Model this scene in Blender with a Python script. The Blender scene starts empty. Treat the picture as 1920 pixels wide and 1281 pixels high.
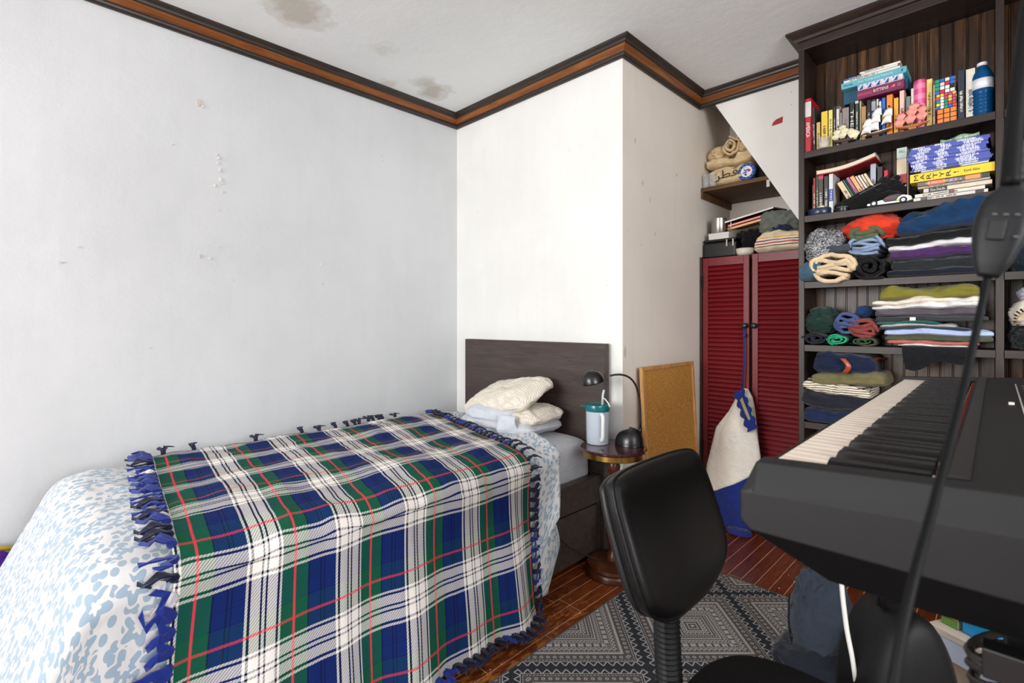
import bpy, bmesh, math, random
from mathutils import Vector, Matrix, noise

scene = bpy.context.scene
C = scene.collection
PI = math.pi

# ------------------------------------------------------------------ camera
cam_d = bpy.data.cameras.new('camera')
cam = bpy.data.objects.new('camera', cam_d)
C.objects.link(cam)
cam.location = (0, 0, 1.10)
cam.rotation_euler = (PI / 2, 0, PI / 4)
cam_d.sensor_width = 36
cam_d.lens = 937 / 1920 * 36
cam_d.shift_y = -35.5 / 1920
cam_d.clip_start = 0.02
cam_d.dof.use_dof = True
cam_d.dof.focus_distance = 2.4
cam_d.dof.aperture_fstop = 6.5
scene.camera = cam

# ------------------------------------------------------------------ world and daylight
world = bpy.data.worlds.new('world')
scene.world = world
world.use_nodes = True
wb = world.node_tree.nodes['Background']
wb.inputs['Color'].default_value = (0.80, 0.90, 1.0, 1)
wb.inputs['Strength'].default_value = 1.0


def daylight(name, loc, rot, sx, sz, power, col):
    l = bpy.data.lights.new(name, 'AREA')
    l.shape = 'RECTANGLE'
    l.size, l.size_y = sx, sz
    l.energy = power
    l.color = col
    o = bpy.data.objects.new(name, l)
    o.location, o.rotation_euler = loc, rot
    C.objects.link(o)


# daylight coming in through the two windows behind the camera
daylight('window_daylight', (-1.45, -3.56, 1.50), (PI / 2, 0, 0), 2.1, 1.4, 118, (1.0, 0.985, 0.97))
daylight('window_daylight_side', (2.36, -0.20, 1.55), (PI / 2, 0, PI / 2), 2.0, 1.2, 74, (0.985, 0.995, 1.0))

scene.view_settings.view_transform = 'Standard'
scene.view_settings.look = 'None'
scene.view_settings.gamma = 1
scene.view_settings.use_curve_mapping = False
scene.view_settings.exposure = 0.44
scene.cycles.max_bounces = 9
scene.cycles.diffuse_bounces = 6
scene.cycles.use_denoising = True
scene.cycles.sample_clamp_indirect = 6


# ------------------------------------------------------------------ helpers
def lin(c):
    c = c / 255
    return c / 12.92 if c <= .04045 else ((c + .055) / 1.055) ** 2.4


def rgb(c):
    return (lin(c[0]), lin(c[1]), lin(c[2]), 1)


class NT:
    """small wrapper to write node trees"""
    def __init__(s, name):
        s.m = bpy.data.materials.new(name)
        s.m.use_nodes = True
        s.t = s.m.node_tree
        s.b = s.t.nodes['Principled BSDF']

    def n(s, kind, **kw):
        nd = s.t.nodes.new('ShaderNode' + kind)
        for k, v in kw.items():
            setattr(nd, k, v)
        return nd

    def put(s, sock, v):
        if v is None:
            return
        if isinstance(v, bpy.types.NodeSocket):
            s.t.links.new(v, sock)
        else:
            sock.default_value = v

    def math(s, op, a, b=None, c=None, clamp=False):
        nd = s.n('Math', operation=op)
        nd.use_clamp = clamp
        for i, v in enumerate((a, b, c)):
            s.put(nd.inputs[i], v)
        return nd.outputs[0]

    def mix(s, f, a, b, blend='MIX'):
        nd = s.n('Mix', data_type='RGBA', blend_type=blend)
        s.put(nd.inputs[0], f)
        s.put(nd.inputs[6], a)
        s.put(nd.inputs[7], b)
        return nd.outputs[2]

    def coord(s, scale=(1, 1, 1), rot=(0, 0, 0), loc=(0, 0, 0), out='Object'):
        tc = s.n('TexCoord')
        mp = s.n('Mapping')
        s.t.links.new(tc.outputs[out], mp.inputs[0])
        mp.inputs['Scale'].default_value = scale
        mp.inputs['Rotation'].default_value = rot
        mp.inputs['Location'].default_value = loc
        return mp.outputs[0]

    def noise(s, vec, scale, detail=4, rough=.55, dist=0, out=0):
        nd = s.n('TexNoise')
        s.put(nd.inputs['Vector'], vec)
        nd.inputs['Scale'].default_value = scale
        nd.inputs['Detail'].default_value = detail
        nd.inputs['Roughness'].default_value = rough
        nd.inputs['Distortion'].default_value = dist
        return nd.outputs[out]

    def ramp(s, f, stops, interp='LINEAR'):
        nd = s.n('ValToRGB')
        r = nd.color_ramp
        r.interpolation = interp
        while len(r.elements) < len(stops):
            r.elements.new(1)
        for e, (p, c) in zip(r.elements, stops):
            e.position = p
            e.color = c if len(c) == 4 else rgb(c)
        s.put(nd.inputs[0], f)
        return nd.outputs[0]

    def maprange(s, v, a, b, c=0., d=1.):
        nd = s.n('MapRange')
        s.put(nd.inputs[0], v)
        for i, x in enumerate((a, b, c, d)):
            nd.inputs[i + 1].default_value = x
        return nd.outputs[0]

    def sep(s, v):
        nd = s.n('SeparateXYZ')
        s.put(nd.inputs[0], v)
        return nd.outputs

    def bump(s, h, strength, dist=.002):
        nd = s.n('Bump')
        nd.inputs['Strength'].default_value = strength
        nd.inputs['Distance'].default_value = dist
        s.put(nd.inputs['Height'], h)
        s.t.links.new(nd.outputs[0], s.b.inputs['Normal'])

    def base(s, col=None, rough=.6, metal=0, spec=.5):
        s.put(s.b.inputs['Base Color'], col)
        s.put(s.b.inputs['Roughness'], rough)
        s.b.inputs['Metallic'].default_value = metal
        s.b.inputs['Specular IOR Level'].default_value = spec


MATS = {}


def mat(name, col, rough=.6, var=.0, vs=9., stretch=(1, 1, 1), bump=0., bs=60., bd=.002, metal=0., spec=.5, sheen=0., coat=0.):
    """plain procedural surface: colour varied by noise, fine relief from a second noise"""
    if name in MATS:
        return MATS[name]
    t = NT(name)
    c = rgb(col)
    if var or bump:
        co = t.coord(stretch)
    if var:
        f = t.noise(co, vs, 5)
        lo = tuple(x * (1 - var) for x in c[:3]) + (1,)
        hi = tuple(min(1, x * (1 + var)) for x in c[:3]) + (1,)
        colr = t.ramp(f, [(.3, lo), (.7, hi)])
    else:
        colr = c
    t.base(colr, rough, metal, spec)
    if sheen:
        t.b.inputs['Sheen Weight'].default_value = sheen
    if coat:
        t.b.inputs['Coat Weight'].default_value = coat
        t.b.inputs['Coat Roughness'].default_value = .15
    if bump:
        t.bump(t.noise(co, bs, 6, .6), bump, bd)
    MATS[name] = t.m
    return t.m


def cloth(name, col, var=.12, knit=0.):
    """woven fabric: soft, with a fine thread relief and small creases"""
    if name in MATS:
        return MATS[name]
    t = NT(name)
    co = t.coord()
    c = rgb(col)
    f = t.noise(co, 30, 5, .6)
    lo = tuple(x * (1 - var) for x in c[:3]) + (1,)
    hi = tuple(min(1, x * (1 + var)) for x in c[:3]) + (1,)
    t.base(t.ramp(f, [(.3, lo), (.7, hi)]), .9, 0, .25)
    t.b.inputs['Sheen Weight'].default_value = .15
    cr = t.math('ABSOLUTE', t.math('SUBTRACT', t.noise(t.coord((1, 1, 2.2)), 16, 3, .55, 1.2), .5))
    h = t.math('ADD', t.math('MULTIPLY', cr, 2.2), t.math('MULTIPLY', t.noise(co, 700, 2), .12 + knit))
    t.bump(h, .55, .006)
    MATS[name] = t.m
    return t.m


class MB:
    """collects vertices and faces of one mesh"""
    def __init__(s):
        s.v, s.f, s.mi, s.uv = [], [], [], None

    def add(s, vs, fs, mi=0):
        o = len(s.v)
        s.v += [tuple(v) for v in vs]
        s.f += [tuple(i + o for i in f) for f in fs]
        s.mi += [mi] * len(fs)
        return s

    def box(s, x0, x1, y0, y1, z0, z1, mi=0, M=None):
        vs = [(x, y, z) for z in (z0, z1) for y in (y0, y1) for x in (x0, x1)]
        if M is not None:
            vs = [M @ Vector(v) for v in vs]
        return s.add(vs, [(0, 2, 3, 1), (4, 5, 7, 6), (0, 1, 5, 4), (2, 6, 7, 3), (0, 4, 6, 2), (1, 3, 7, 5)], mi)

    def prism(s, poly, fn, a, b, mi=0):
        """poly: 2D outline; fn(p, q, t) -> 3D; extruded from t=a to t=b"""
        n = len(poly)
        vs = [fn(p, q, a) for p, q in poly] + [fn(p, q, b) for p, q in poly]
        fs = [tuple(range(n))[::-1], tuple(range(n, 2 * n))]
        fs += [(i, (i + 1) % n, n + (i + 1) % n, n + i) for i in range(n)]
        return s.add(vs, fs, mi)

    def grid(s, fn, nu, nv, closeu=False, closev=False, mi=0, uvfn=None):
        vs = [fn(i / (nu if closeu else nu - 1), j / (nv if closev else nv - 1)) for j in range(nv) for i in range(nu)]
        fs = []
        for j in range(nv if closev else nv - 1):
            for i in range(nu if closeu else nu - 1):
                i2, j2 = (i + 1) % nu, (j + 1) % nv
                fs.append((j * nu + i, j * nu + i2, j2 * nu + i2, j2 * nu + i))
        return s.add(vs, fs, mi)

    def tube(s, pts, r, seg=8, mi=0, caps=True):
        pts = [Vector(p) for p in pts]
        n = len(pts)
        rs = r if isinstance(r, (list, tuple)) else [r] * n
        ref = Vector((0, 0, 1))
        rings = []
        up = None
        for i, p in enumerate(pts):
            d = (pts[min(i + 1, n - 1)] - pts[max(i - 1, 0)]).normalized()
            if up is None:
                up = ref if abs(d.dot(ref)) < .95 else Vector((1, 0, 0))
            a = d.cross(up).normalized()
            up = a.cross(d).normalized()
            rings.append([p + rs[i] * (math.cos(2 * PI * k / seg) * a + math.sin(2 * PI * k / seg) * up) for k in range(seg)])
        vs = [v for ring in rings for v in ring]
        fs = [(i * seg + k, i * seg + (k + 1) % seg, (i + 1) * seg + (k + 1) % seg, (i + 1) * seg + k)
              for i in range(n - 1) for k in range(seg)]
        if caps:
            fs += [tuple(range(seg))[::-1], tuple(range((n - 1) * seg, n * seg))]
        return s.add(vs, fs, mi)

    def lathe(s, prof, seg=32, cx=0, cy=0, cz=0, mi=0, M=None):
        """prof: list of (radius, z)"""
        n = len(prof)
        vs = []
        for r, z in prof:
            for k in range(seg):
                a = 2 * PI * k / seg
                v = Vector((cx + r * math.cos(a), cy + r * math.sin(a), cz + z))
                vs.append(M @ v if M is not None else v)
        fs = [(i * seg + k, i * seg + (k + 1) % seg, (i + 1) * seg + (k + 1) % seg, (i + 1) * seg + k)
              for i in range(n - 1) for k in range(seg)]
        fs += [tuple(range(seg))[::-1], tuple(range((n - 1) * seg, n * seg))]
        return s.add(vs, fs, mi)

    def mesh(s, name, mats, smooth=False):
        me = bpy.data.meshes.new(name)
        me.from_pydata(s.v, [], s.f)
        for m in (mats if isinstance(mats, (list, tuple)) else [mats]):
            me.materials.append(m)
        if len(me.materials) > 1:
            me.polygons.foreach_set('material_index', s.mi)
        if smooth:
            me.polygons.foreach_set('use_smooth', [True] * len(me.polygons))
        me.update()
        return me


def base_of(p):
    return p.get('_w', None)


WORLD = {}


def tag(o, label=None, cat=None, group=None, kind=None):
    if label:
        o['label'] = label
    if cat:
        o['category'] = cat
    if group:
        o['group'] = group
    if kind:
        o['kind'] = kind
    return o


def link(o, parent=None, world=True):
    C.objects.link(o)
    if parent is not None:
        o.parent = parent
        if world:
            o.matrix_parent_inverse = WORLD.get(parent.name, Matrix()).inverted()
            WORLD[o.name] = o.matrix_basis.copy()
    else:
        WORLD[o.name] = o.matrix_basis.copy()
    return o


def obj(name, mb, m, parent=None, smooth=False, bevel=0, seg=2, sub=0, solid=0, auto=None, world=True, recalc=True, center=True):
    me = mb if isinstance(mb, bpy.types.Mesh) else mb.mesh(name, m, smooth)
    if recalc and not isinstance(mb, bpy.types.Mesh):
        bm = bmesh.new()
        bm.from_mesh(me)
        bmesh.ops.recalc_face_normals(bm, faces=bm.faces)
        bm.to_mesh(me)
        bm.free()
    o = bpy.data.objects.new(name, me)
    if bevel:
        b = o.modifiers.new('bevel', 'BEVEL')
        b.width, b.segments, b.limit_method, b.angle_limit = bevel, seg, 'ANGLE', math.radians(40)
    if solid:
        b = o.modifiers.new('solid', 'SOLIDIFY')
        b.thickness, b.offset = solid, 0
    if sub:
        b = o.modifiers.new('sub', 'SUBSURF')
        b.levels = b.render_levels = sub
    if auto:
        try:
            me.set_sharp_from_angle(angle=math.radians(auto))
        except Exception:
            pass
    link(o, parent, world)
    return o


def empty(name, loc, label=None, cat=None, group=None, rotz=0, kind=None):
    o = bpy.data.objects.new(name, None)
    o.empty_display_size = .05
    o.location = loc
    o.rotation_euler = (0, 0, rotz)
    link(o)
    WORLD[o.name] = Matrix.Translation(loc) @ Matrix.Rotation(rotz, 4, 'Z')
    return tag(o, label, cat, group, kind)


def dup(o, name=None, parent=None):
    c = o.copy()
    if name:
        c.name = name
    C.objects.link(c)
    c.parent = parent
    return c


def nz(x, y, z, s=1.):
    return noise.noise(Vector((x * s, y * s, z * s)))


TEXTS = ['AMERICA', 'THE TUMBLING MIRROR', 'Harvey', 'EXPLODING', 'KITTENS', 'TIMES', 'THE', 'Kaveh Akbar', 'ALL', 'Don DeLillo',
         'M', 'A', 'R', 'T', 'Y', '!', '\ufee6\ufec4\ufed7']
TM = {}


def bake_texts():
    os_ = []
    for s in TEXTS:
        cu = bpy.data.curves.new('t', 'FONT')
        cu.body = s
        cu.resolution_u = 2
        o = bpy.data.objects.new('t', cu)
        C.objects.link(o)
        os_.append(o)
    dg = bpy.context.evaluated_depsgraph_get()
    for s, o in zip(TEXTS, os_):
        TM[s] = bpy.data.meshes.new_from_object(o.evaluated_get(dg))
    for o in os_:
        cu = o.data
        bpy.data.objects.remove(o)
        bpy.data.curves.remove(cu)


bake_texts()


def text(s, center, right, up, height, length, m, parent, name='lettering'):
    """flat printed lettering: a filled font outline fitted into length x height"""
    me = TM[s].copy()
    xs = [v.co.x for v in me.vertices]
    ys = [v.co.y for v in me.vertices]
    w, h = max(xs) - min(xs), max(ys) - min(ys)
    cx, cy = (max(xs) + min(xs)) / 2, (max(ys) + min(ys)) / 2
    R, U, O = Vector(right).normalized(), Vector(up).normalized(), Vector(center)
    N = R.cross(U)
    for v in me.vertices:
        p = (v.co.x - cx) / w * length
        q = (v.co.y - cy) / h * height
        v.co = O + R * p + U * q + N * .0007
    me.materials.clear()
    me.materials.append(m)
    o = bpy.data.objects.new(name, me)
    link(o, parent)
    return o

# ================================================================== THE SETTING
XL, YB, XC, YA = -2.52, 2.02, -1.288, 2.83      # left wall, headboard wall, chimney side, alcove front
CEIL, CRB = 2.415, 2.338                        # ceiling, lower edge of the crown
XR, YR, YC = 2.4, -3.6, 3.28                  # right wall, rear wall, closet back


def wall_mat(name, col, chips=0):
    t = NT(name)
    co = t.coord()
    f = t.noise(co, 1.7, 5, .6)
    f2 = t.noise(t.coord((7, 7, .9)), 2.2, 4)
    c = rgb(col)
    d = tuple(x * .9 for x in c[:3]) + (1,)
    a = t.mix(t.maprange(f, .35, .7), c, d)
    a = t.mix(t.maprange(f2, .5, .8, 0, .35), a, tuple(x * .86 for x in c[:3]) + (1,))
    # scuffs: sparse small dark-yellowish smears
    sp = t.noise(t.coord((1, 1, 1), loc=(3, 1, 7)), 26, 2, .4)
    a = t.mix(t.maprange(sp, .76, .82, 0, .3), a, rgb((170, 162, 150)))
    t.base(a, .55, 0, .35)
    h = t.math('ADD', t.math('MULTIPLY', t.noise(co, 9, 3), 1.2), t.math('MULTIPLY', t.noise(co, 120, 3), .22))
    t.bump(h, .22, .008)
    return t.m


M_wall = wall_mat('wall paint', (209, 211, 213))
M_wall_ch = wall_mat('chimney paint', (228, 219, 208))
M_wall_b = wall_mat('headboard wall paint', (232, 232, 228))
M_gyps = mat('white board paint', (232, 231, 226), .6, .03, 6, bump=.15, bs=20)


def ceiling_mat():
    t = NT('ceiling paint')
    co = t.coord()
    c = rgb((238, 242, 242))
    f = t.noise(co, 1.3, 4)
    a = t.mix(t.maprange(f, .35, .7), c, tuple(x * .93 for x in c[:3]) + (1,))
    wob = t.noise(co, 9, 5, .65, out=1)
    v = t.n('VectorMath', operation='MULTIPLY_ADD')
    t.put(v.inputs[0], wob)
    v.inputs[1].default_value = (.22, .22, 0)
    t.put(v.inputs[2], co)
    for (x, y, r, s) in ((-2.13, .86, .14, .85), (-2.33, 1.70, .10, .9), (-2.28, 1.60, .07, .6), (-2.44, 1.45, .06, .45), (-2.12, 1.26, .05, .3)):
        d = t.n('VectorMath', operation='DISTANCE')
        t.put(d.inputs[0], v.outputs[0])
        d.inputs[1].default_value = (x + .11, y + .11, CEIL)
        a = t.mix(t.maprange(d.outputs['Value'], r, r * .45, 0, s * .75), a, rgb((176, 165, 148)))
        edge = t.math('MULTIPLY', t.maprange(d.outputs['Value'], r * .75, r * .95), t.maprange(d.outputs['Value'], r * 1.15, r * .95))
        a = t.mix(t.math('MULTIPLY', edge, s * .22), a, rgb((160, 146, 126)))
    t.base(a, .8, 0, .2)
    t.bump(t.noise(co, 14, 5, .6), .2, .01)
    return t.m


def plank_mat():
    t = NT('floor planks')
    oi = t.n('ObjectInfo')
    rnd = oi.outputs['Random']
    pos = t.n('NewGeometry').outputs['Position']
    vm = t.n('VectorMath', operation='MULTIPLY_ADD')
    t.put(vm.inputs[0], pos)
    vm.inputs[1].default_value = (14, 1.1, 1)
    cb = t.n('CombineXYZ')
    t.put(cb.inputs[1], t.math('MULTIPLY', rnd, 37.))
    t.put(vm.inputs[2], cb.outputs[0])
    co = vm.outputs[0]
    g = t.noise(co, 9, 6, .65, .6)
    a = t.ramp(g, [(.28, (70, 28, 11)), (.55, (118, 54, 22)), (.8, (166, 86, 38))])
    a = t.mix(t.maprange(rnd, 0, 1, 0, .45), a, rgb((60, 22, 10)), 'MIX')
    # worn varnish: orange bare wood in ragged patches beside the bed
    xyz = t.sep(pos)
    vs = t.n('VectorMath', operation='MULTIPLY')
    t.put(vs.inputs[0], pos)
    vs.inputs[1].default_value = (1, .4, 1)
    wn = t.noise(vs.outputs[0], 42, 6, .75)
    near = t.math('MULTIPLY', t.maprange(xyz[0], -1.02, -1.13), t.maprange(xyz[1], 1.80, 1.35))
    w = t.math('MULTIPLY', t.maprange(wn, .50, .56), near)
    a = t.mix(t.math('MULTIPLY', w, .8), a, rgb((176, 108, 50)))
    t.base(a, t.maprange(t.noise(co, 3, 3), .3, .7, .24, .42), 0, .5)
    t.bump(g, .12, .002)
    return t.m


M_plank = plank_mat()
M_gap = mat('floor joint glint', (206, 156, 116), .8, .3, 30)  # pale joint colour stands in for light caught on the plank edges
M_ceil = ceiling_mat()
M_trim_d = mat('dark stained moulding', (46, 36, 29), .38, .35, 8, (1, 1, 8), .15, 50)
M_white_trim = mat('white trim paint', (225, 225, 222), .5, .03)


def wood(name, lo, mid, hi, scale=(1, 1, 12), rough=.45, s=6, bump=.15, spec=.4, rot=(0, 0, 0)):
    t = NT(name)
    oi = t.n('ObjectInfo')
    tc = t.n('TexCoord')
    ad = t.n('VectorMath', operation='ADD')
    t.put(ad.inputs[0], tc.outputs['Object'])
    cb = t.n('CombineXYZ')
    t.put(cb.inputs[0], t.math('MULTIPLY', oi.outputs['Random'], 7.))
    t.put(cb.inputs[1], t.math('MULTIPLY', oi.outputs['Random'], 3.))
    t.put(ad.inputs[1], cb.outputs[0])
    mp = t.n('Mapping')
    t.put(mp.inputs[0], ad.outputs[0])
    mp.inputs['Scale'].default_value = scale
    mp.inputs['Rotation'].default_value = rot
    g = t.noise(mp.outputs[0], s, 6, .62, .8)
    t.base(t.ramp(g, [(.25, lo), (.5, mid), (.78, hi)]), rough, 0, spec)
    t.bump(g, bump, .003)
    return t.m


M_trim_o = wood('orange pine moulding', (84, 44, 18), (124, 70, 28), (160, 100, 46), (1.2, 1.2, 20), .4, 3)
M_case = wood('dark bookcase wood', (24, 16, 12), (40, 28, 22), (60, 44, 35), (9, 9, 1), .4, 4)
M_case_h = wood('dark shelf wood', (26, 18, 14), (44, 32, 26), (66, 51, 43), (1, 9, 9), .4, 4)
M_bead = wood('stained pine beadboard', (22, 13, 8), (58, 37, 20), (112, 76, 42), (14, 14, .9), .36, 3.2, .3)
M_malm = wood('black brown veneer', (52, 43, 39), (66, 56, 52), (82, 70, 65), (1, 9, 9), .42, 5, .06)
M_red = mat('dark red louvre paint', (112, 16, 26), .38, .16, 12, (1, 1, 4), .15, 40)
M_shelfw = wood('raw brown shelf board', (58, 36, 20), (92, 62, 36), (122, 88, 54), (1, 10, 10), .6, 5)


def struct(name, mb, m, label=None, **k):
    return tag(obj(name, mb, m, **k), label, None, None, 'structure')


# floor: joint bed, then single planks where they can be told apart
floor = struct('floor', MB().box(XL - .1, XR + .1, YR - .1, YC, -.05, -.0006), M_gap, 'worn dark red-brown strip wood floor')
random.seed(5)
PW = .0565
px0 = -.8754 - 12 * PW
plank_mesh = {}
far = MB()
far_f = []
for i in range(-20, 72):
    xa = px0 + i * PW
    if xa > XR - .02 or xa < XL:
        continue
    y = YR - random.random() * .7
    detailed = -1.58 < xa < .12
    while y < YA:
        L = random.choice((.34, .48, .55, .66, .8, .95))
        y0, y1 = max(y, YR), min(y + L, YA)
        y += L
        if y1 - y0 < .03:
            continue
        if detailed and y1 > .55:
            key = round(y1 - y0, 3)
            if key not in plank_mesh:
                plank_mesh[key] = MB().box(0, PW - .0030, 0, key - .0030, -.02, 0).mesh('plank', M_plank)
            p = bpy.data.objects.new('plank', plank_mesh[key])
            p.location = (xa, y0, random.uniform(-.0003, .0003))
            C.objects.link(p)
            p.parent = floor
        else:
            far.box(xa, xa + PW - .0016, y0, y1 - .0016, -.02, 0)
fp = obj('plank', far, M_plank, floor)
fp['kind'] = 'stuff'

ceil = struct('ceiling', MB().box(XL - .1, XR + .1, YR - .1, YC, CEIL, CEIL + .06), M_ceil, 'white ceiling with brown water stains')


def wall_box(name, x0, x1, y0, y1, z0, z1, m, label):
    return struct(name, MB().box(x0, x1, y0, y1, z0, z1), m, label)


wl = wall_box('wall_left', XL - .1, XL, YR - .1, YB + .1, 0, CEIL, M_wall, 'white plaster wall beside the bed with chipped paint')
wb_ = wall_box('wall_back', XL, XC - .002, YB, YB + .1, 0, CEIL, M_wall_b, 'white wall behind the headboard')
wc = wall_box('wall_chimney', XC - .1, XC, YB + .001, YC, 0, CEIL, M_wall_ch, 'greyish chimney breast side wall behind the corkboard')
wall_box('wall_closet', XC, XR, YC, YC + .1, 0, CEIL, M_wall_ch, 'back of the closet alcove')
# rear and right walls with window openings (behind the camera)
rw = MB()
rw.box(XL - .1, XR + .1, YR - .1, YR, 0, .8).box(XL - .1, XR + .1, YR - .1, YR, 2.2, CEIL)
rw.box(XL - .1, -2.5, YR - .1, YR, .8, 2.2).box(-.4, XR + .1, YR - .1, YR, .8, 2.2)
struct('wall_rear', rw, M_wall, 'wall with a window behind the viewer')
rw = MB()
rw.box(XR, XR + .1, YR, YC, 0, .95).box(XR, XR + .1, YR, YC, 2.15, CEIL)
rw.box(XR, XR + .1, YR, -1.2, .95, 2.15).box(XR, XR + .1, .8, YC, .95, 2.15)
struct('wall_right', rw, M_wall, 'wall with a window beside the viewer')
for nme, (a, b, y0, y1, zz0, zz1, ax) in {'window_1': (-2.5, -.4, YR - .07, YR - .02, .8, 2.2, 0), 'window_2': (-1.2, .8, XR + .02, XR + .07, .95, 2.15, 1)}.items():
    w = MB()
    for (p0, p1, q0, q1) in ((a, b, zz0, zz0 + .05), (a, b, zz1 - .05, zz1), (a, a + .05, zz0, zz1), (b - .05, b, zz0, zz1), (a, b, (zz0 + zz1) / 2 - .02, (zz0 + zz1) / 2 + .02)):
        if ax == 0:
            w.box(p0, p1, y0 - .05, y1 - .05, q0, q1)
        else:
            w.box(y0 + .05, y1 + .05, p0, p1, q0, q1)
    struct(nme, w, M_white_trim, 'white sash window frame')

# crown moulding, mitred round the corners: three strips each
path = [((XL, YR), (1, 0)), ((XL, YB), (1, -1)), ((XC, YB), (1, -1)), ((XC, YA), (1, -1)), ((-.70, YA), (0, -1))]
STRIPS = [('lower_strip', M_trim_d, [(0, 0), (.012, .0), (.020, .006), (.022, .014), (.016, .020), (.016, .024), (0, .024)]),
          ('flat_strip', M_trim_o, [(0, .024), (.017, .024), (.034, .050), (0, .050)]),
          ('upper_strip', M_trim_d, [(0, .050), (.036, .050), (.042, .054), (.044, .062), (.058, .070), (.062, .077), (0, .077)])]
for k in range(4):
    (p0, n0), (p1, n1) = path[k], path[k + 1]
    t_ = empty('trim_%d' % (k + 1), (p0[0], p0[1], CRB), ['crown moulding along the left wall', 'crown moulding above the headboard wall', 'crown moulding on the chimney side', 'crown moulding above the slanted white board'][k], kind='structure')
    for nm, m, prof in STRIPS:
        b = MB()
        n = len(prof)
        vs = [(p0[0] + n0[0] * o, p0[1] + n0[1] * o, CRB + z) for o, z in prof] + [(p1[0] + n1[0] * o, p1[1] + n1[1] * o, CRB + z) for o, z in prof]
        b.add(vs, [tuple(range(n)), tuple(range(n, 2 * n))] + [(i, (i + 1) % n, n + (i + 1) % n, n + i) for i in range(n)])
        obj(nm, b, m, t_)

# baseboards
struct('baseboard_left', MB().box(XL, XL + .015, YR, YB, 0, .12), M_trim_d, 'dark baseboard under the left wall', bevel=.003)
struct('baseboard_back', MB().box(XL + .015, XC, YB - .015, YB, 0, .12), M_trim_d, 'dark baseboard behind the bed', bevel=.003)
struct('baseboard_chimney', MB().box(XC, XC + .015, YB - .015, YA - .02, 0, .12), M_trim_d, 'dark baseboard under the chimney side', bevel=.003)

# flaked paint on the left wall
M_flake = mat('curled paint flake', (216, 212, 204), .7, .1, 40)
M_bare = mat('bare plaster', (196, 188, 178), .9, .15, 60)
random.seed(11)
for (y, z, w, h, m, tilt) in ((.579, 2.063, .020, .034, M_bare, 0), (.592, 2.050, .010, .016, M_flake, .5), (.648, 1.852, .009, .012, M_flake, .4), (.655, 1.838, .010, .020, M_flake, .5),
                              (.652, 1.815, .008, .012, M_flake, .4), (.660, 1.785, .010, .018, M_flake, .6), (.662, 1.742, .012, .022, M_flake, .5), (.668, 1.728, .020, .006, M_flake, .7),
                              (.640, 1.712, .006, .015, M_flake, .4), (.670, 1.690, .007, .012, M_flake, .4), (.583, 1.393, .011, .022, M_bare, 0), (.62, 1.385, .006, .014, M_flake, .3),
                              (.13, 1.326, .018, .007, M_bare, .2), (.18, 1.389, .006, .006, M_bare, .1), (.478, 1.856, .007, .009, M_flake, .3), (.66, 1.44, .006, .006, M_bare, .1), (1.124, 1.40, .008, .012, M_flake, .3)):
    pts = []
    for k in range(7):
        a = 2 * PI * k / 7
        r = random.uniform(.7, 1.15)
        pts.append((w / 2 * r * math.cos(a), h / 2 * r * math.sin(a)))
    b = MB().prism(pts, lambda p, q, t: (XL + t + tilt * max(0, -q) * .7, y + p, z + q), .0003, .0045)
    obj('paint_flake', b, m, wl)
for (x, z, w, h) in ((-2.36, 2.0, .05, .02), (-1.95, 1.83, .012, .03), (-1.80, 1.97, .018, .022), (-1.96, 1.35, .014, .014), (-1.45, .98, .01, .014)):
    pts = [(w / 2 * random.uniform(.6, 1.1) * math.cos(2 * PI * k / 7), h / 2 * random.uniform(.6, 1.1) * math.sin(2 * PI * k / 7)) for k in range(7)]
    obj('paint_flake', MB().prism(pts, lambda p, q, t: (x + p, YB - t, z + q), .0003, .0012), M_wall_b, wb_)
for (y, z, w, h) in ((2.20, 1.79, .012, .04), (2.27, 1.72, .01, .035), (2.13, 1.98, .02, .03), (2.04, .96, .03, .07), (2.18, 1.48, .01, .02), (2.55, 1.9, .02, .02), (2.32, 1.55, .012, .03)):
    pts = [(w / 2 * random.uniform(.6, 1.1) * math.cos(2 * PI * k / 7), h / 2 * random.uniform(.6, 1.1) * math.sin(2 * PI * k / 7)) for k in range(7)]
    obj('paint_flake', MB().prism(pts, lambda p, q, t: (XC + t, y + p, z + q), .0003, .0015), M_bare, wc)

# slanted white board in front of the closet and the sloping soffit behind it
XS = -.69
sb = struct('wall_slant', MB().prism([(-1.195, CRB + .005), (XS, CRB + .005), (XS, 1.50), (-.775, 1.635)], lambda p, q, t: (p, t, q), YA, YA + .014), M_gyps, 'white triangular board cut along the stair slope beside the bookcase')
pts = [(.028, .019), (.026, -.012), (.01, -.014), (-.026, -.017), (-.02, .0), (-.005, .012)]
obj('paint_patch', MB().prism([(-.868 + p, 2.152 + q) for p, q in pts], lambda p, q, t: (p, t, q), YA - .0012, YA - .0001), mat('bare red patch', (168, 18, 38), .5), sb)
for (x, z) in ((-.80, 2.285), (-.80, 2.22)):
    obj('nail_hole', MB().prism([(x + .002 * math.cos(a), z + .002 * math.sin(a)) for a in [k * PI / 3 for k in range(6)]], lambda p, q, t: (p, t, q), YA - .0008, YA - .0001), M_trim_d, sb)
struct('wall_soffit', MB().prism([(-1.20, CRB + .01), (-.70, 1.52), (-.66, 1.55), (-1.16, CRB + .03)], lambda p, q, t: (p, t, q), YA + .016, YC - .002), M_wall_ch, 'sloping underside of the stairs in the closet')
wall_box('wall_alcove', XS, XR, YA + .015, YA + .06, 0, CEIL, M_wall_ch, 'alcove wall behind the bookcase')

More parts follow.
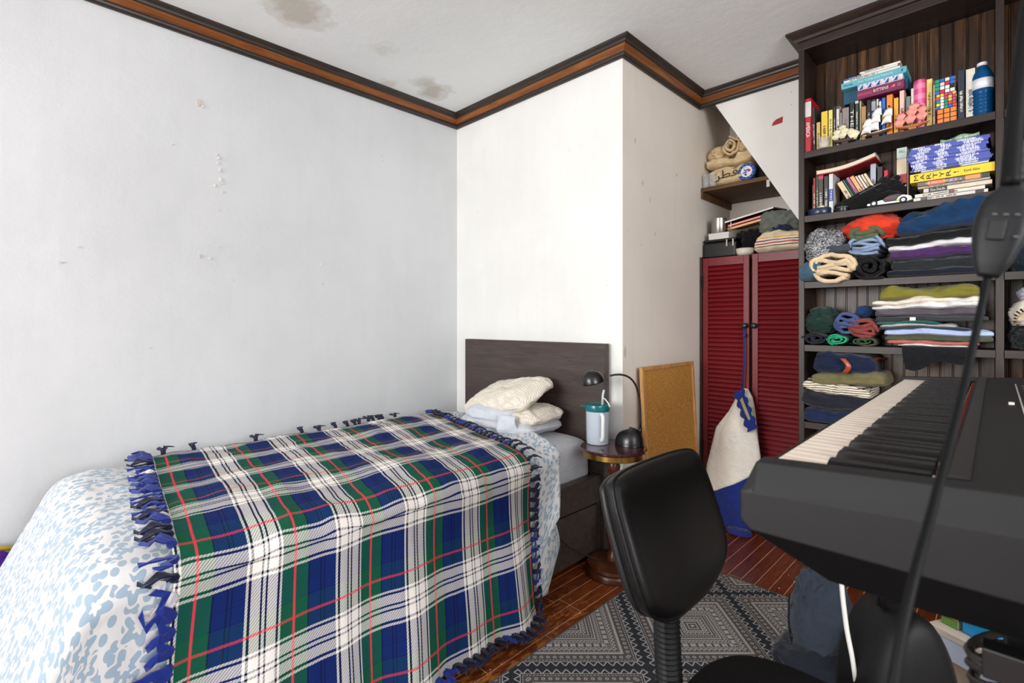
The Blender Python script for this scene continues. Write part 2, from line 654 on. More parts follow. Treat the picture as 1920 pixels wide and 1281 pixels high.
# closet doors with real louvres
def louvre_door(n, x0, x1, label, knob_side, yoff):
    d = empty('door_%d' % n, (x0, YA, 0), label, kind='structure')
    y0, y1 = YA + yoff, YA + yoff + .024
    st = .031
    z1 = 1.472
    obj('stile', MB().box(x0, x0 + st, y0, y1, .02, z1), M_red, d, bevel=.002)
    obj('stile', MB().box(x1 - st, x1, y0, y1, .02, z1), M_red, d, bevel=.002)
    for (a, b) in ((.02, .25), (1.425, z1)):
        obj('rail', MB().box(x0 + st, x1 - st, y0 + .002, y1 - .002, a, b), M_red, d, bevel=.0015)
    pitch = .0255
    cs, sn = math.cos(.95), math.sin(.95)
    L, T = .030, .0055
    prof = [(-L / 2, -T / 2), (L / 2, -T / 2), (L / 2, T / 2), (-L / 2, T / 2)]
    prof = [(p * cs - q * sn, p * sn + q * cs) for p, q in prof]     # front edge low, back edge high
    me = MB().prism(prof, lambda p, q, t: (t, p, q), -(x1 - x0) / 2 + st - .001, (x1 - x0) / 2 - st + .001).mesh('slat', M_red)
    z = .262
    while z < 1.42:
        s = bpy.data.objects.new('slat', me)
        s.location = ((x0 + x1) / 2, (y0 + y1) / 2 + random.uniform(-.0006, .0006), z + .002)
        s.rotation_euler = (random.uniform(-.03, .03), 0, 0)
        C.objects.link(s)
        s.parent = d
        s.matrix_parent_inverse = WORLD[d.name].inverted()
        z += pitch
    kx = x1 - .018 if knob_side > 0 else x0 + .016
    kn = MB().lathe([(.006, 0), (.006, .010), (.013, .014), (.0155, .020), (.013, .027), (.006, .030)], 20, M=Matrix.Translation((kx, y0, 1.083)) @ Matrix.Rotation(PI / 2, 4, 'X'))
    k = obj('knob', kn, mat('dark green knob paint', (24, 42, 42), .3), d, smooth=True)
    k['label'] = 'dark green round knob'
    return d, kx, y0


random.seed(3)
door1, KX, KY = louvre_door(1, -1.273, -1.013, 'dark red louvred closet door with the drawstring bag hanging on its knob', 1, .012)
louvre_door(2, -.994, -.735, 'dark red louvred closet door next to the bookcase', -1, .0)
for z in (.35, 1.30):
    obj('hinge', MB().box(-1.2785, -1.268, YA + .004, YA + .013, z, z + .07), mat('old hinge', (40, 34, 30), .5, metal=.6), door1)
struct('trim_5', MB().box(XC + .001, -1.2745, YA + .004, YA + .034, 0, 1.48), M_trim_d, 'narrow dark jamb at the closet hinge')
struct('trim_6', MB().box(XC + .001, XS, YA + .05, YC - .001, 1.452, 1.472), M_shelfw, 'deck above the closet doors')

# ================================================================== BOOKCASE
BF, BB = 2.54, 2.745
BX0, BX1 = -.665, -.0426
S1, S2, S3, S4, S5, S6 = 1.873, 1.583, 1.284, 1.0, .6526, .32
bc = empty('bookcase', (-.03, 2.64, 0), 'tall dark wooden built-in bookcase full of books and folded clothes', 'bookcase')
obj('side_panel', MB().box(-.689, BX0, BF, BB, 0, 2.36), M_case, bc, bevel=.002)
obj('divider', MB().box(BX1, -.0192, BF, BB, 0, 2.36), M_case, bc, bevel=.002)
obj('side_panel', MB().box(.60, .624, BF, BB, 0, 2.36), M_case, bc, bevel=.002)
obj('top_panel', MB().box(-.689, .624, BF + .016, BB, 2.338, 2.36), M_case_h, bc)
obj('header', MB().box(-.691, .626, BF - .004, BF + .014, 2.336, 2.405), M_case_h, bc, bevel=.002)
b = MB()
pathb = [((-.691, BB), (-1, 0)), ((-.691, BF - .004), (-1, -1)), ((.626, BF - .004), (0, -1))]
prof = [(0, 2.372), (.010, 2.374), (.016, 2.385), (.030, 2.396), (.036, 2.402), (.040, 2.404), (.040, 2.4145), (0, 2.4145)]
n = len(prof)
vs = []
for (p, nn) in pathb:
    vs += [(p[0] + nn[0] * o, p[1] + nn[1] * o, z) for o, z in prof]
fs = [tuple(range(n)), tuple(range(2 * n, 3 * n))]
for s in range(2):
    fs += [(s * n + i, s * n + (i + 1) % n, (s + 1) * n + (i + 1) % n, (s + 1) * n + i) for i in range(n)]
obj('crown', b.add(vs, fs), M_case_h, bc)
for (a, c) in ((BX0, BX1), (-.0192, .60)):
    for z in (S1, S2, S3, S4, S5, S6, .09):
        sh = MB().box(a, c, BF + .003, BB - .004, z - .020, z)
        sh.box(a, c, BF - .003, BF + .0145, z - .030, z - .0005)
        obj('shelf', sh, M_case_h, bc, bevel=.0015)
random.seed(21)
x = BX0
bw = .0415
k = 0
while x < .60:
    w = bw * random.uniform(.9, 1.12)
    bd = MB()
    x2 = min(x + w, .60)
    # board with a beaded groove on one edge
    bd.prism([(x + .0006, BB), (x + .0006, BB - .0075), (x2 - .007, BB - .0075), (x2 - .006, BB - .004), (x2 - .0045, BB - .007), (x2 - .002, BB - .007), (x2 - .0008, BB - .004), (x2 - .0006, BB)],
             lambda p, q, t: (p, q, t), .05, 2.337)
    obj('back_board', bd, M_bead, bc)
    x = x2
obj('back_panel', MB().box(-.689, .624, BB, BB + .006, 0, 2.36), M_case, bc)

M_page = mat('book pages', (222, 210, 188), .85, .08, 40, (1, 1, 30), .2, 200)
M_black = mat('black print', (18, 18, 20), .6)
M_whitep = mat('white print', (236, 234, 230), .6)


def cmat(col, rough=.45):
    return mat('cover_%d_%d_%d_%d' % (*col, int(rough * 100)), col, rough, .07, 30)


def spine_print(span, across, col, seed, fn, parent):
    """tiny worn spine lettering, too small to read: short bars along the spine; fn(s, c) -> point on the spine"""
    rd = random.Random(seed)
    m = MB()
    s = span[0]
    while s < span[1]:
        w = rd.uniform(.0012, .0026)
        if rd.random() < .84:
            h = across * rd.uniform(.30, .42)
            c0 = rd.uniform(-.08, .08) * across
            m.add([fn(s, c0 - h / 2), fn(s + w, c0 - h / 2), fn(s + w, c0 + h / 2), fn(s, c0 + h / 2)], [(0, 1, 2, 3)])
        s += w + rd.uniform(.0006, .0011) + (.003 if rd.random() < .15 else 0)
    if m.f:
        o = obj('spine_print', m, cmat(col), parent, recalc=False)
        o['kind'] = 'stuff'


def book_up(x0, x1, h, z0, col, label, yf=2.572, dep=.115, lean=0., txt=None, tcol=None, tfrac=.8, band=None, name='book', grp=None, top=None):
    """upright book, spine to the room"""
    th = .0013
    t = empty(name, ((x0 + x1) / 2, yf + dep / 2, z0), label, 'book', grp)
    M = Matrix.Translation((x0, 0, z0)) @ Matrix.Rotation(lean, 4, 'Y') @ Matrix.Translation((-x0, 0, -z0))
    c = MB()
    c.box(x0, x1, yf, yf + th, z0, z0 + h, M=M)
    c.box(x0, x0 + th, yf, yf + dep, z0, z0 + h, M=M)
    c.box(x1 - th, x1, yf, yf + dep, z0, z0 + h, M=M)
    cv = obj('cover', c, cmat(col), t)
    obj('pages', MB().box(x0 + th, x1 - th, yf + th, yf + dep - .002, z0 + .002, z0 + h - .002, M=M), M_page, t)
    if band:
        for (f0, f1, bc_) in band:
            obj('spine_band', MB().box(x0 + .0002, x1 - .0002, yf - .0004, yf + .0002, z0 + h * f0, z0 + h * f1, M=M), cmat(bc_), cv)
    if txt:
        s, ctr, ht = txt
        R = M.to_3x3() @ Vector((0, 0, -1))
        U = M.to_3x3() @ Vector((1, 0, 0))
        text(s, M @ Vector(((x0 + x1) / 2, yf - .0004, z0 + h * ctr)), R, U, (x1 - x0) * ht, h * tfrac, cmat(tcol or (235, 232, 225)), cv)
    elif x1 - x0 > .0085:
        sd_ = int(abs(x0) * 10000)
        rd = random.Random(sd_)
        f0 = rd.uniform(.12, .3)
        f1 = f0 + rd.uniform(.35, .5)
        dark = sum(col) < 330
        spine_print((z0 + h * f0, z0 + h * f1), x1 - x0, (206, 202, 192) if dark else (52, 46, 44), sd_, lambda s, c: M @ Vector(((x0 + x1) / 2 + c, yf - .0006, s)), cv)
    return t


def book_flat(x0, x1, z0, z1, col, label, yf=2.56, dep=.15, cat='book', name='book', yaw=0., txt=None, tcol=None, group=None, pages=True, band=None):
    """book lying flat, spine to the room"""
    th = .0014
    xc = (x0 + x1) / 2
    t = empty(name, (xc, yf + dep / 2, z0), label, cat, group)
    M = Matrix.Translation((xc, yf, 0)) @ Matrix.Rotation(yaw, 4, 'Z') @ Matrix.Translation((-xc, -yf, 0))
    c = MB()
    c.box(x0, x1, yf, yf + th, z0, z1, M=M)
    c.box(x0, x1, yf, yf + dep, z0, z0 + th, M=M)
    c.box(x0, x1, yf, yf + dep, z1 - th, z1, M=M)
    cv = obj('cover', c, cmat(col) if not isinstance(col, bpy.types.Material) else col, t)
    if pages:
        obj('pages', MB().box(x0 + .002, x1 - .002, yf + th, yf + dep - .002, z0 + th, z1 - th, M=M), M_page, t)
    if band:
        for (f0, f1, bc_) in band:
            obj('spine_band', MB().box(x0 + (x1 - x0) * f0, x0 + (x1 - x0) * f1, yf - .0004, yf + .0002, z0 + .0002, z1 - .0002, M=M), cmat(bc_), cv)
    if not txt and not isinstance(col, bpy.types.Material) and z1 - z0 < .02:
        L_ = x1 - x0
        spine_print((x0 + L_ * .12, x0 + L_ * .62), z1 - z0, (200, 196, 186) if sum(col) < 330 else (70, 62, 60), int(z0 * 9999), lambda s, c: M @ Vector((s, yf - .0006, (z0 + z1) / 2 + c)), cv)
    if txt:
        for (s, f, w, hh, tc) in txt:
            text(s, M @ Vector((x0 + (x1 - x0) * f, yf - .0004, (z0 + z1) / 2)), M.to_3x3() @ Vector((1, 0, 0)), (0, 0, 1), (z1 - z0) * hh, (x1 - x0) * w, cmat(tc), cv)
    return t


# ---- top shelf: upright books
z = S1
book_up(-.666, -.641, .243, z, (176, 26, 44), 'tall red and white hardback at the bookcase side panel, spine lettered AMERICA', 2.553, .15, 0, ('AMERICA', .42, .62), (238, 232, 226), .28, band=[(.66, .94, (206, 203, 198))])
book_up(-.640, -.628, .205, z, (52, 62, 60), 'slim dark grey-green book leaning on the red America hardback', 2.575, .14, -.02)
book_up(-.626, -.609, .132, z, (196, 172, 98), 'small mustard book beside the glass candle holder, lowest of the yellow ones', 2.575)
book_up(-.606, -.579, .172, z, (226, 190, 62), 'wide bright yellow paperback on the top shelf', 2.57)
book_up(-.578, -.561, .172, z, (224, 212, 120), 'pale lemon-green paperback next to the wide bright yellow one', 2.572)
book_up(-.560, -.550, .184, z, (40, 34, 34), 'very thin dark brown book between the lemon paperback and a white spine', 2.575)
book_up(-.549, -.536, .182, z, (214, 210, 206), 'narrow white book with a dark grey top band on the top shelf', 2.575, band=[(.93, 1., (74, 72, 72))])
book_up(-.535, -.528, .152, z, (196, 192, 188), 'thinnest white booklet beside the wide grey book', 2.58)
book_up(-.527, -.500, .166, z, (138, 128, 124), 'wide taupe-grey book behind the cream shell ship', 2.575)
book_up(-.498, -.480, .180, z, (30, 28, 28), 'black book with ornate white THE lettering on its spine', 2.572, txt=('THE', .62, .6), tcol=(225, 222, 215), tfrac=.42)
book_up(-.478, -.465, .182, z, (38, 66, 60), 'dark green narrow book with a pale frame beside the tall cream book', 2.572, band=[(.94, 1., (196, 204, 196))])
book_up(-.464, -.457, .185, z, (216, 200, 162), 'very slim cream book just behind the brown kraft spine', 2.58)
book_up(-.456, -.438, .150, z, (172, 132, 84), 'brown kraft-coloured book at the bow of the white-sailed ship', 2.57)
book_up(-.437, -.421, .172, z, (28, 26, 26), 'black paperback with white capitals under the purple game box', 2.572)
book_up(-.420, -.405, .170, z, (38, 48, 64), 'dark navy book with pale block letters under the purple game box', 2.572, band=[(.72, .95, (150, 160, 172)), (.45, .68, (122, 132, 146))])
book_up(-.404, -.395, .168, z, (216, 206, 188), 'narrow cream book between the dark navy book and a small blue one', 2.575)
book_up(-.394, -.386, .162, z, (34, 62, 128), 'small royal blue thin book above the white sails', 2.572, band=[(.7, .95, (206, 210, 220))])
book_up(-.385, -.371, .166, z, (34, 108, 192), 'bright blue paperback with a yellow patch above the white sails', 2.572, band=[(.44, .6, (214, 222, 60))])
book_up(-.369, -.347, .172, z, (232, 134, 46), 'bright orange paperback behind the white-sailed ship', 2.572)
book_up(-.345, -.328, .152, z, (232, 172, 62), 'amber yellow paperback beside the bright orange one', 2.572)
book_up(-.326, -.309, .176, z, (234, 196, 182), 'pale pink book with red stripes near its foot, under the game boxes', 2.572, band=[(.06, .12, (196, 70, 62)), (.18, .22, (196, 70, 62)), (.27, .30, (196, 70, 62))])
book_up(-.307, -.291, .150, z, (112, 128, 118), 'dull sage green book between the pale pink book and the pink bottle', 2.585)
book_up(-.290, -.282, .180, z, (40, 34, 36), 'thin black book with a white edge behind the pink bottle', 2.59, band=[(.0, 1., (226, 222, 218))])
book_up(-.241, -.222, .196, z, (232, 206, 120), 'tall pale yellow book between the pink bottle and the cubes', 2.58)
book_up(-.221, -.2125, .165, z, (206, 176, 164), 'thin dusty pink book squeezed against the puzzle cubes', 2.572)
book_up(-.1465, -.1265, .190, z, (26, 36, 52), 'tall dark navy hardback with pale lettering beside the cubes', 2.56, .15)
book_up(-.125, -.097, .192, z, (216, 212, 202), 'thick off-white book half hidden by the blue water bottle', 2.575, .15)
book_up(-.193, -.1485, .185, z, (206, 30, 84), 'magenta hardback standing behind the stacked puzzle cubes', 2.632, .1)

# ---- game boxes and books lying across the upright books
def game_box(x0, x1, z0, z1, col, label, yf, dep, yaw, extra=None):
    xc = (x0 + x1) / 2
    M = Matrix.Translation((xc, yf, 0)) @ Matrix.Rotation(yaw, 4, 'Z') @ Matrix.Translation((-xc, -yf, 0))
    t = empty('game_box', (xc, yf + dep / 2, z0), label, 'game box')
    obj('box_base', MB().box(x0 + .0015, x1 - .0015, yf + .0015, yf + dep - .0015, z0, z1 - .004, M=M), cmat(col), t)
    lid = obj('lid', MB().box(x0, x1, yf, yf + dep, z0 + .004, z1, M=M), cmat(col), t, bevel=.0008)
    return t, lid, M


R1 = (1, 0, 0)
U1 = (0, 0, 1)
tb, lid, M = game_box(-.468, -.309, 2.053, 2.090, (116, 34, 74), 'plum purple card game box reading EXPLODING KITTENS on the upright books', 2.556, .115, 0)
text('EXPLODING', (-.441, 2.5555, 2.0705), R1, U1, .011, .048, cmat((232, 86, 134)), lid)
text('KITTENS', (-.385, 2.5555, 2.0725), R1, U1, .012, .050, cmat((240, 234, 236)), lid)
obj('emblem', MB().prism([(-.352, 2.068), (-.338, 2.068), (-.338, 2.079), (-.343, 2.077)], lambda p, q, t: (p, t, q), 2.5552, 2.5558), cmat((232, 110, 140)), lid)
for zz in (2.068, 2.075):
    obj('print_line', MB().box(-.331, -.318, 2.5552, 2.5558, zz, zz + .0022), cmat((222, 120, 150)), lid)
tb, lid, M = game_box(-.466, -.313, 2.0905, 2.114, (206, 214, 228), 'pale blue game box with a pink and navy zigzag pattern on the purple box', 2.557, .11, 0)
for i in range(5):
    xx = -.466 + .004 + i * .0295
    obj('triangle', MB().prism([(xx, 2.0925), (xx + .014, 2.0925), (xx + .0145, 2.112)], lambda p, q, t: (p, t, q), 2.5563, 2.557), cmat((34, 62, 128)), lid)
    obj('triangle', MB().prism([(xx + .0145, 2.112), (xx + .016, 2.0945), (xx + .028, 2.0925)], lambda p, q, t: (p, t, q), 2.5563, 2.557), cmat((224, 176, 190)), lid)
    obj('triangle', MB().prism([(xx + .006, 2.112), (xx, 2.102), (xx - .003, 2.112)], lambda p, q, t: (p, t, q), 2.5563, 2.557), cmat((96, 150, 205)), lid)
tb, lid, M = game_box(-.526, -.301, 2.1145, 2.140, (96, 172, 186), 'large teal box lettered Harvey, widest of the pile over the books', 2.556, .14, 0)
obj('box_body', MB().box(-.525, -.302, 2.60, 2.697, 2.062, 2.114), cmat((18, 82, 112)), tb)
text('Harvey', (-.500, 2.5555, 2.1265), R1, U1, .011, .034, cmat((20, 40, 52)), lid)
text('THE TUMBLING MIRROR', (-.405, 2.5555, 2.1265), R1, U1, .009, .120, cmat((196, 226, 226)), lid)
obj('emblem', MB().prism([(-.318, 2.122), (-.313, 2.122), (-.312, 2.132), (-.316, 2.133)], lambda p, q, t: (p, t, q), 2.5552, 2.5558), cmat((18, 62, 92)), lid)
book_flat(-.518, -.322, 2.1405, 2.152, (224, 216, 204), 'cream book lying on the large teal box', 2.562, .13)
book_flat(-.522, -.33, 2.1525, 2.161, (38, 92, 150), 'blue-edged white booklet on the cream book over the teal box', 2.565, .12, band=[(.35, 1., (226, 222, 216))], yaw=-.02)
book_flat(-.46, -.322, 2.1615, 2.172, (232, 228, 222), 'small white book topmost on the pile of boxes', 2.566, .11)

# ---- glass candle holder
M_glass = NT('clear glass')
M_glass.base(rgb((225, 228, 228)), .04, 0, .6)
M_glass.b.inputs['Alpha'].default_value = .28
M_glass = M_glass.m
gc = empty('candle_glass', (-.592, 2.552, S1), 'small clear glass holding a cream candle, beside the yellow books', 'candle')
obj('glass', MB().lathe([(.002, .0005), (.020, .001), (.021, .004), (.024, .05), (.0225, .05), (.0195, .006), (.002, .005)], 24, -.592, 2.556, S1), M_glass, gc, smooth=True)
obj('candle', MB().lathe([(.001, .0065), (.0185, .0065), (.020, .03), (.001, .031)], 20, -.592, 2.556, S1), mat('cream wax', (232, 206, 150), .5), gc, smooth=True)
# ---- model ships made of shells
def ship(x0, x1, z0, hullc, sails, sailc, label, yf, bow=None, stand=None, pompom=None, square=False):
    t = empty('model_ship', ((x0 + x1) / 2, yf, z0), label, 'model ship', 'little shell ships on the top shelf')
    L = x1 - x0

    def hull(u, v):
        a = 2 * PI * v
        s = math.sin(PI * (.04 + .92 * u)) ** .6
        xx = x0 + L * u
        rz = .011 * s
        zz = z0 + .017 + .007 * (2 * u - 1) ** 2 + rz * math.sin(a) * (1.0 if math.sin(a) < 0 else .35)
        return (xx, yf + .013 * s * math.cos(a), zz)
    obj('hull', MB().grid(hull, 18, 12, closev=True), hullc, t, smooth=True)
    obj('stand', MB().box((x0 + x1) / 2 - .012, (x0 + x1) / 2 + .012, yf - .009, yf + .009, z0, z0 + .010), hullc, t, bevel=.001)
    for (sx, sz, w, h) in sails:
        def sail(u, v, sx=sx, sz=sz, w=w, h=h):
            # scallop: ribbed fan, bulging to the room
            if square:
                wd = w * (.40 + .22 * (1 - v))
                return (sx + (u - .5) * wd * 1.6 + .006 * v, yf - .004 - .012 * math.sin(PI * v) * (1 - .6 * (2 * u - 1) ** 2), sz + h * .92 * v - .004 * (2 * u - 1) ** 2)
            a = (u - .5) * 1.9
            r = v
            fan = .35 + .65 * v
            x_ = sx + w * .5 * math.sin(a) * 1.1 * fan
            zz = sz + h * (v * math.cos(a) * .98)
            bul = .010 * math.sin(PI * min(1, v * .9)) * math.cos(a) + .0007 * math.cos(u * 40) * v
            return (x_, yf - .004 - bul, zz)
        obj('sail', MB().grid(sail, 22, 8), sailc, t, smooth=True, solid=.0008)
        obj('mast', MB().tube([(sx, yf, z0 + .018), (sx, yf, sz + h * .9)], .0011, 6), mat('mast wood', (84, 56, 34), .6), t)
    if bow:
        obj('bowsprit', MB().tube([bow[0], bow[1]], [.0045, .0012], 8), mat('spiral shell', (226, 196, 150), .5, .2, 300, bump=.3, bs=200), t, smooth=True)
    if pompom:
        for (p, c) in pompom:
            obj('bead', MB().lathe([(.0005, -.004), (.003, -.003), (.0045, 0), (.003, .003), (.0005, .004)], 10, *p), c, t, smooth=True)
    return t


M_sh_cream = mat('cream scallop shell', (224, 216, 182), .4, .15, 60, bump=.2, bs=150)
M_sh_white = mat('white shell', (240, 238, 236), .35, .05, 60)
M_sh_pink = mat('pink scallop shell', (232, 152, 138), .4, .22, 90, bump=.2, bs=150)
M_hull_d = mat('dark shell hull', (62, 44, 34), .5, .3, 60)
M_hull_o = mat('orange brown hull', (176, 104, 50), .5, .3, 60)
dk = mat('dark bead', (36, 26, 22), .4)
rdb = mat('red bead', (206, 30, 40), .4)
ship(-.560, -.462, S1, M_hull_d, [(-.545, S1 + .026, .040, .026), (-.520, S1 + .027, .042, .028), (-.540, S1 + .044, .036, .026), (-.513, S1 + .046, .036, .026), (-.520, S1 + .063, .036, .022), (-.490, S1 + .030, .036, .034), (-.478, S1 + .012, .05, .042)], M_sh_cream,
     'cream scallop-shell model ship in front of the taupe book', 2.556, pompom=[((-.535, 2.556, S1 + .082), dk)])
ship(-.452, -.352, S1, M_hull_d, [(-.436, S1 + .026, .036, .034), (-.432, S1 + .054, .032, .034), (-.410, S1 + .032, .040, .036), (-.404, S1 + .064, .038, .034), (-.398, S1 + .092, .034, .032), (-.366, S1 + .050, .036, .034), (-.362, S1 + .080, .034, .032)], M_sh_white,
     'white-sailed model ship in front of the orange books', 2.553, square=True, bow=((-.446, 2.548, S1 + .016), (-.345, 2.546, S1 + .028)), pompom=[((-.393, 2.553, S1 + .128), dk), ((-.357, 2.553, S1 + .118), dk)])
ship(-.335, -.228, S1, M_hull_o, [(-.322, S1 + .020, .044, .034), (-.318, S1 + .044, .040, .032), (-.288, S1 + .026, .048, .036), (-.283, S1 + .054, .046, .034), (-.276, S1 + .076, .044, .028), (-.252, S1 + .030, .044, .034), (-.250, S1 + .056, .038, .030)], M_sh_pink,
     'pink scallop-shell model ship below the pink bottle', 2.553, pompom=[((-.313, 2.55, S1 + .080), rdb), ((-.254, 2.55, S1 + .088), rdb)])

# ---- pink bottle
def pink_mat():
    t = NT('pink checked plastic')
    x, y, zz = t.sep(t.coord())
    f = t.math('GREATER_THAN', t.math('FRACT', t.math('MULTIPLY', zz, 24)), .5)
    g = t.math('GREATER_THAN', t.math('FRACT', t.math('MULTIPLY', x, 45)), .5)
    a = t.mix(t.math('MULTIPLY', t.math('ADD', f, g), .5), rgb((242, 152, 186)), rgb((216, 74, 132)))
    t.base(a, .35)
    return t.m


pb = empty('pink_bottle', (-.2625, 2.60, S1), 'bright pink chequered plastic bottle standing behind the pink shell ship', 'bottle')
obj('bottle_body', MB().lathe([(.001, 0), (.021, 0), (.0225, .004), (.0225, .175), (.0215, .198), (.018, .207), (.001, .208)], 28, -.2625, 2.60, S1), pink_mat(), pb, smooth=True)
obj('print_mark', MB().lathe([(.0008, 0), (.006, 0), (.006, .0008), (.0008, .0008)], 10, M=Matrix.Translation((-.2645, 2.5778, S1 + .105)) @ Matrix.Rotation(PI / 2, 4, 'X')), cmat((176, 96, 84)), pb)
obj('print_mark', MB().lathe([(.0008, 0), (.006, 0), (.006, .0008), (.0008, .0008)], 10, M=Matrix.Translation((-.2645, 2.5778, S1 + .088)) @ Matrix.Rotation(PI / 2, 4, 'X')), cmat((150, 54, 92)), pb)

# ---- puzzle cubes
CC = {'g': (20, 150, 110), 'b': (28, 104, 196), 'w': (238, 236, 232), 'r': (206, 36, 62), 'p': (244, 208, 214), 'k': (26, 28, 30), 'y': (248, 190, 58), 'm': (206, 62, 98), 'o': (248, 132, 52), 'l': (242, 226, 60), 'c': (200, 176, 150)}


def cube(x0, z0, s, rows, label, yf):
    n = len(rows)
    t = empty('puzzle_cube', (x0 + s / 2, yf + s / 2, z0), label, 'puzzle cube', 'puzzle cubes stacked on the top shelf')
    obj('cube_body', MB().box(x0, x0 + s, yf, yf + s, z0, z0 + s), M_black, t, bevel=.0012)
    c = s / n
    st = {}
    for r, row in enumerate(rows):
        for q, ch in enumerate(row):
            a, z_ = x0 + q * c, z0 + s - (r + 1) * c
            m = .09 * c
            st.setdefault(ch, MB()).box(a + m, a + c - m, yf - .0007, yf + .0002, z_ + m, z_ + c - m)
    for r in range(n):
        for q in range(n):
            ch = 'c' if n == 4 else rows[(r + q) % n][q]
            st.setdefault(ch, MB()).box(x0 - .0007, x0 + .0002, yf + q * c + .09 * c, yf + q * c + .91 * c, z0 + r * c + .09 * c, z0 + r * c + .91 * c)
            st.setdefault(ch, MB()).box(x0 + s - .0002, x0 + s + .0007, yf + q * c + .09 * c, yf + q * c + .91 * c, z0 + r * c + .09 * c, z0 + r * c + .91 * c)
    for ch, mb in st.items():
        o = obj('sticker', mb, cmat(CC[ch], .3), t)
        o['kind'] = 'stuff'


cube(-.206, S1, .057, ['ooo', 'ooo', 'ooo'], 'three-by-three puzzle cube with an all orange face, lowest of three', 2.553)
cube(-.209, S1 + .0575, .059, ['yymmy', 'mwmym', 'gwgym', 'lwgmm', 'bwgbm'], 'scrambled five-by-five puzzle cube, middle of three', 2.554)
cube(-.213, S1 + .117, .059, ['gbpb', 'gprb', 'gwwk', 'brww'], 'scrambled four-by-four puzzle cube, topmost of three', 2.556)

# ---- blue water bottle
def water_mat():
    t = NT('blue plastic water')
    t.base(rgb((24, 104, 168)), .12)
    t.b.inputs['Transmission Weight'].default_value = .55
    t.b.inputs['IOR'].default_value = 1.25
    return t.m


wbt = empty('water_bottle', (-.079, 2.592, S1), 'blue ribbed plastic water bottle with a white label at the divider', 'bottle')
pr = [(.001, 0), (.028, 0), (.031, .004)]
for i in range(6):
    z0 = .008 + i * .014
    pr += [(.0315, z0), (.0295, z0 + .006), (.0315, z0 + .012)]
pr += [(.032, .096), (.032, .150), (.029, .164), (.021, .182), (.013, .190), (.013, .195), (.001, .195)]
obj('bottle_body', MB().lathe(pr, 32, -.079, 2.592, S1), water_mat(), wbt, smooth=True)
obj('label_band', MB().lathe([(.0322, .104), (.0326, .104), (.0326, .142), (.0322, .142)], 32, -.079, 2.592, S1), mat('white bottle label', (228, 230, 236), .4, .06, 90), wbt, smooth=True)
obj('cap', MB().lathe([(.001, .1952), (.0155, .1952), (.0155, .206), (.014, .208), (.001, .208)], 24, -.079, 2.592, S1), mat('white cap', (236, 236, 240), .4), wbt, smooth=True)

# ================================================================== SECOND SHELF
z = S2
book_up(-.648, -.642, .148, z, (186, 166, 130), 'thin tan booklet at the dark end of the second shelf row', 2.60)
book_up(-.6415, -.631, .176, z, (160, 24, 40), 'slim crimson book near the round navy tin', 2.585)
book_up(-.630, -.619, .196, z, (58, 84, 64), 'narrow moss green book beside the slim crimson one', 2.585)
book_up(-.618, -.599, .186, z, (66, 54, 48), 'dark brown book with a raspberry top band on the second shelf', 2.578, band=[(.88, 1., (196, 36, 76))])
book_up(-.597, -.579, .174, z, (48, 46, 48), 'charcoal book next to the white book lettered TIMES', 2.578)
book_up(-.577, -.559, .178, z, (206, 206, 206), 'white book with a blue block lettered TIMES', 2.574, band=[(.32, .62, (38, 60, 148))], txt=('TIMES', .47, .42), tcol=(230, 230, 235), tfrac=.26)
for i, (c, w, hh, lab) in enumerate((((214, 192, 156), .022, .146, 'leaning cream book with a black title, first of the slanted row'), ((40, 96, 84), .008, .156, 'thin leaning teal green book in the slanted row'), ((34, 34, 44), .006, .158, 'thin leaning black book in the slanted row'),
                                    ((176, 96, 128), .013, .164, 'leaning pink and blue patterned book in the slanted row'), ((232, 170, 110), .016, .166, 'leaning peach orange book in the slanted row'), ((216, 200, 180), .009, .165, 'leaning cream book directly after the peach one'),
                                    ((222, 208, 190), .010, .167, 'second leaning cream book after the peach one'), ((214, 196, 174), .010, .168, 'third leaning cream book after the peach one'), ((226, 204, 172), .011, .170, 'last leaning cream book, highest of the slanted row'))):
    xs = -.484 + sum((.022, .008, .006, .013, .016, .009, .010, .010, .011)[:i]) / math.cos(.45) * 1.02
    book_up(xs, xs + w, hh, z + .0005, c, lab, 2.582 + .0005 * i, .11, -.45)
book_up(-.428, -.409, .196, z, (122, 128, 140), 'grey book with a silver top standing behind the black jacket', 2.60, band=[(.62, .98, (168, 172, 182))])
book_up(-.405, -.385, .178, z, (34, 34, 34), 'black book with small white capitals behind the black jacket', 2.60)
book_up(-.382, -.367, .158, z, (196, 30, 48), 'red and white book half covered by the black jacket', 2.60, band=[(.7, .82, (226, 222, 216))])

# curved soft book lying over the upright books
cb = empty('curved_book', (-.515, 2.63, 1.76), 'red soft-cover book sagging across the tops of the second-shelf books', 'book')


def sag(x0, x1, za, zb, dip, h0, h1, y0, y1):
    m = MB()

    def f(u, v):
        a = v * 4
        k = int(a) % 4
        q = a - int(a)
        yy, hh = [(y0, q), (y0 + (y1 - y0) * q, 1), (y1, 1 - q), (y1 - (y1 - y0) * q, 0)][k]
        xx = x0 + (x1 - x0) * u
        zz = za + (zb - za) * u - dip * math.sin(PI * u) + h0 + (h1 - h0) * hh
        return (xx, yy, zz)
    m.grid(f, 20, 8, closev=True)
    n = 20
    m.f += [tuple(j * n for j in range(8)), tuple(j * n + n - 1 for j in range(8))]
    m.mi += [0, 0]
    return m


obj('cover', sag(-.624, -.405, 1.764, 1.796, .012, 0, .004, 2.565, 2.70), cmat((150, 20, 34)), cb)
obj('pages', sag(-.622, -.407, 1.764, 1.796, .012, .004, .018, 2.563, 2.70), M_page, cb)
obj('cover', sag(-.624, -.405, 1.764, 1.796, .012, .018, .0195, 2.563, 2.70), cmat((206, 188, 160)), cb)

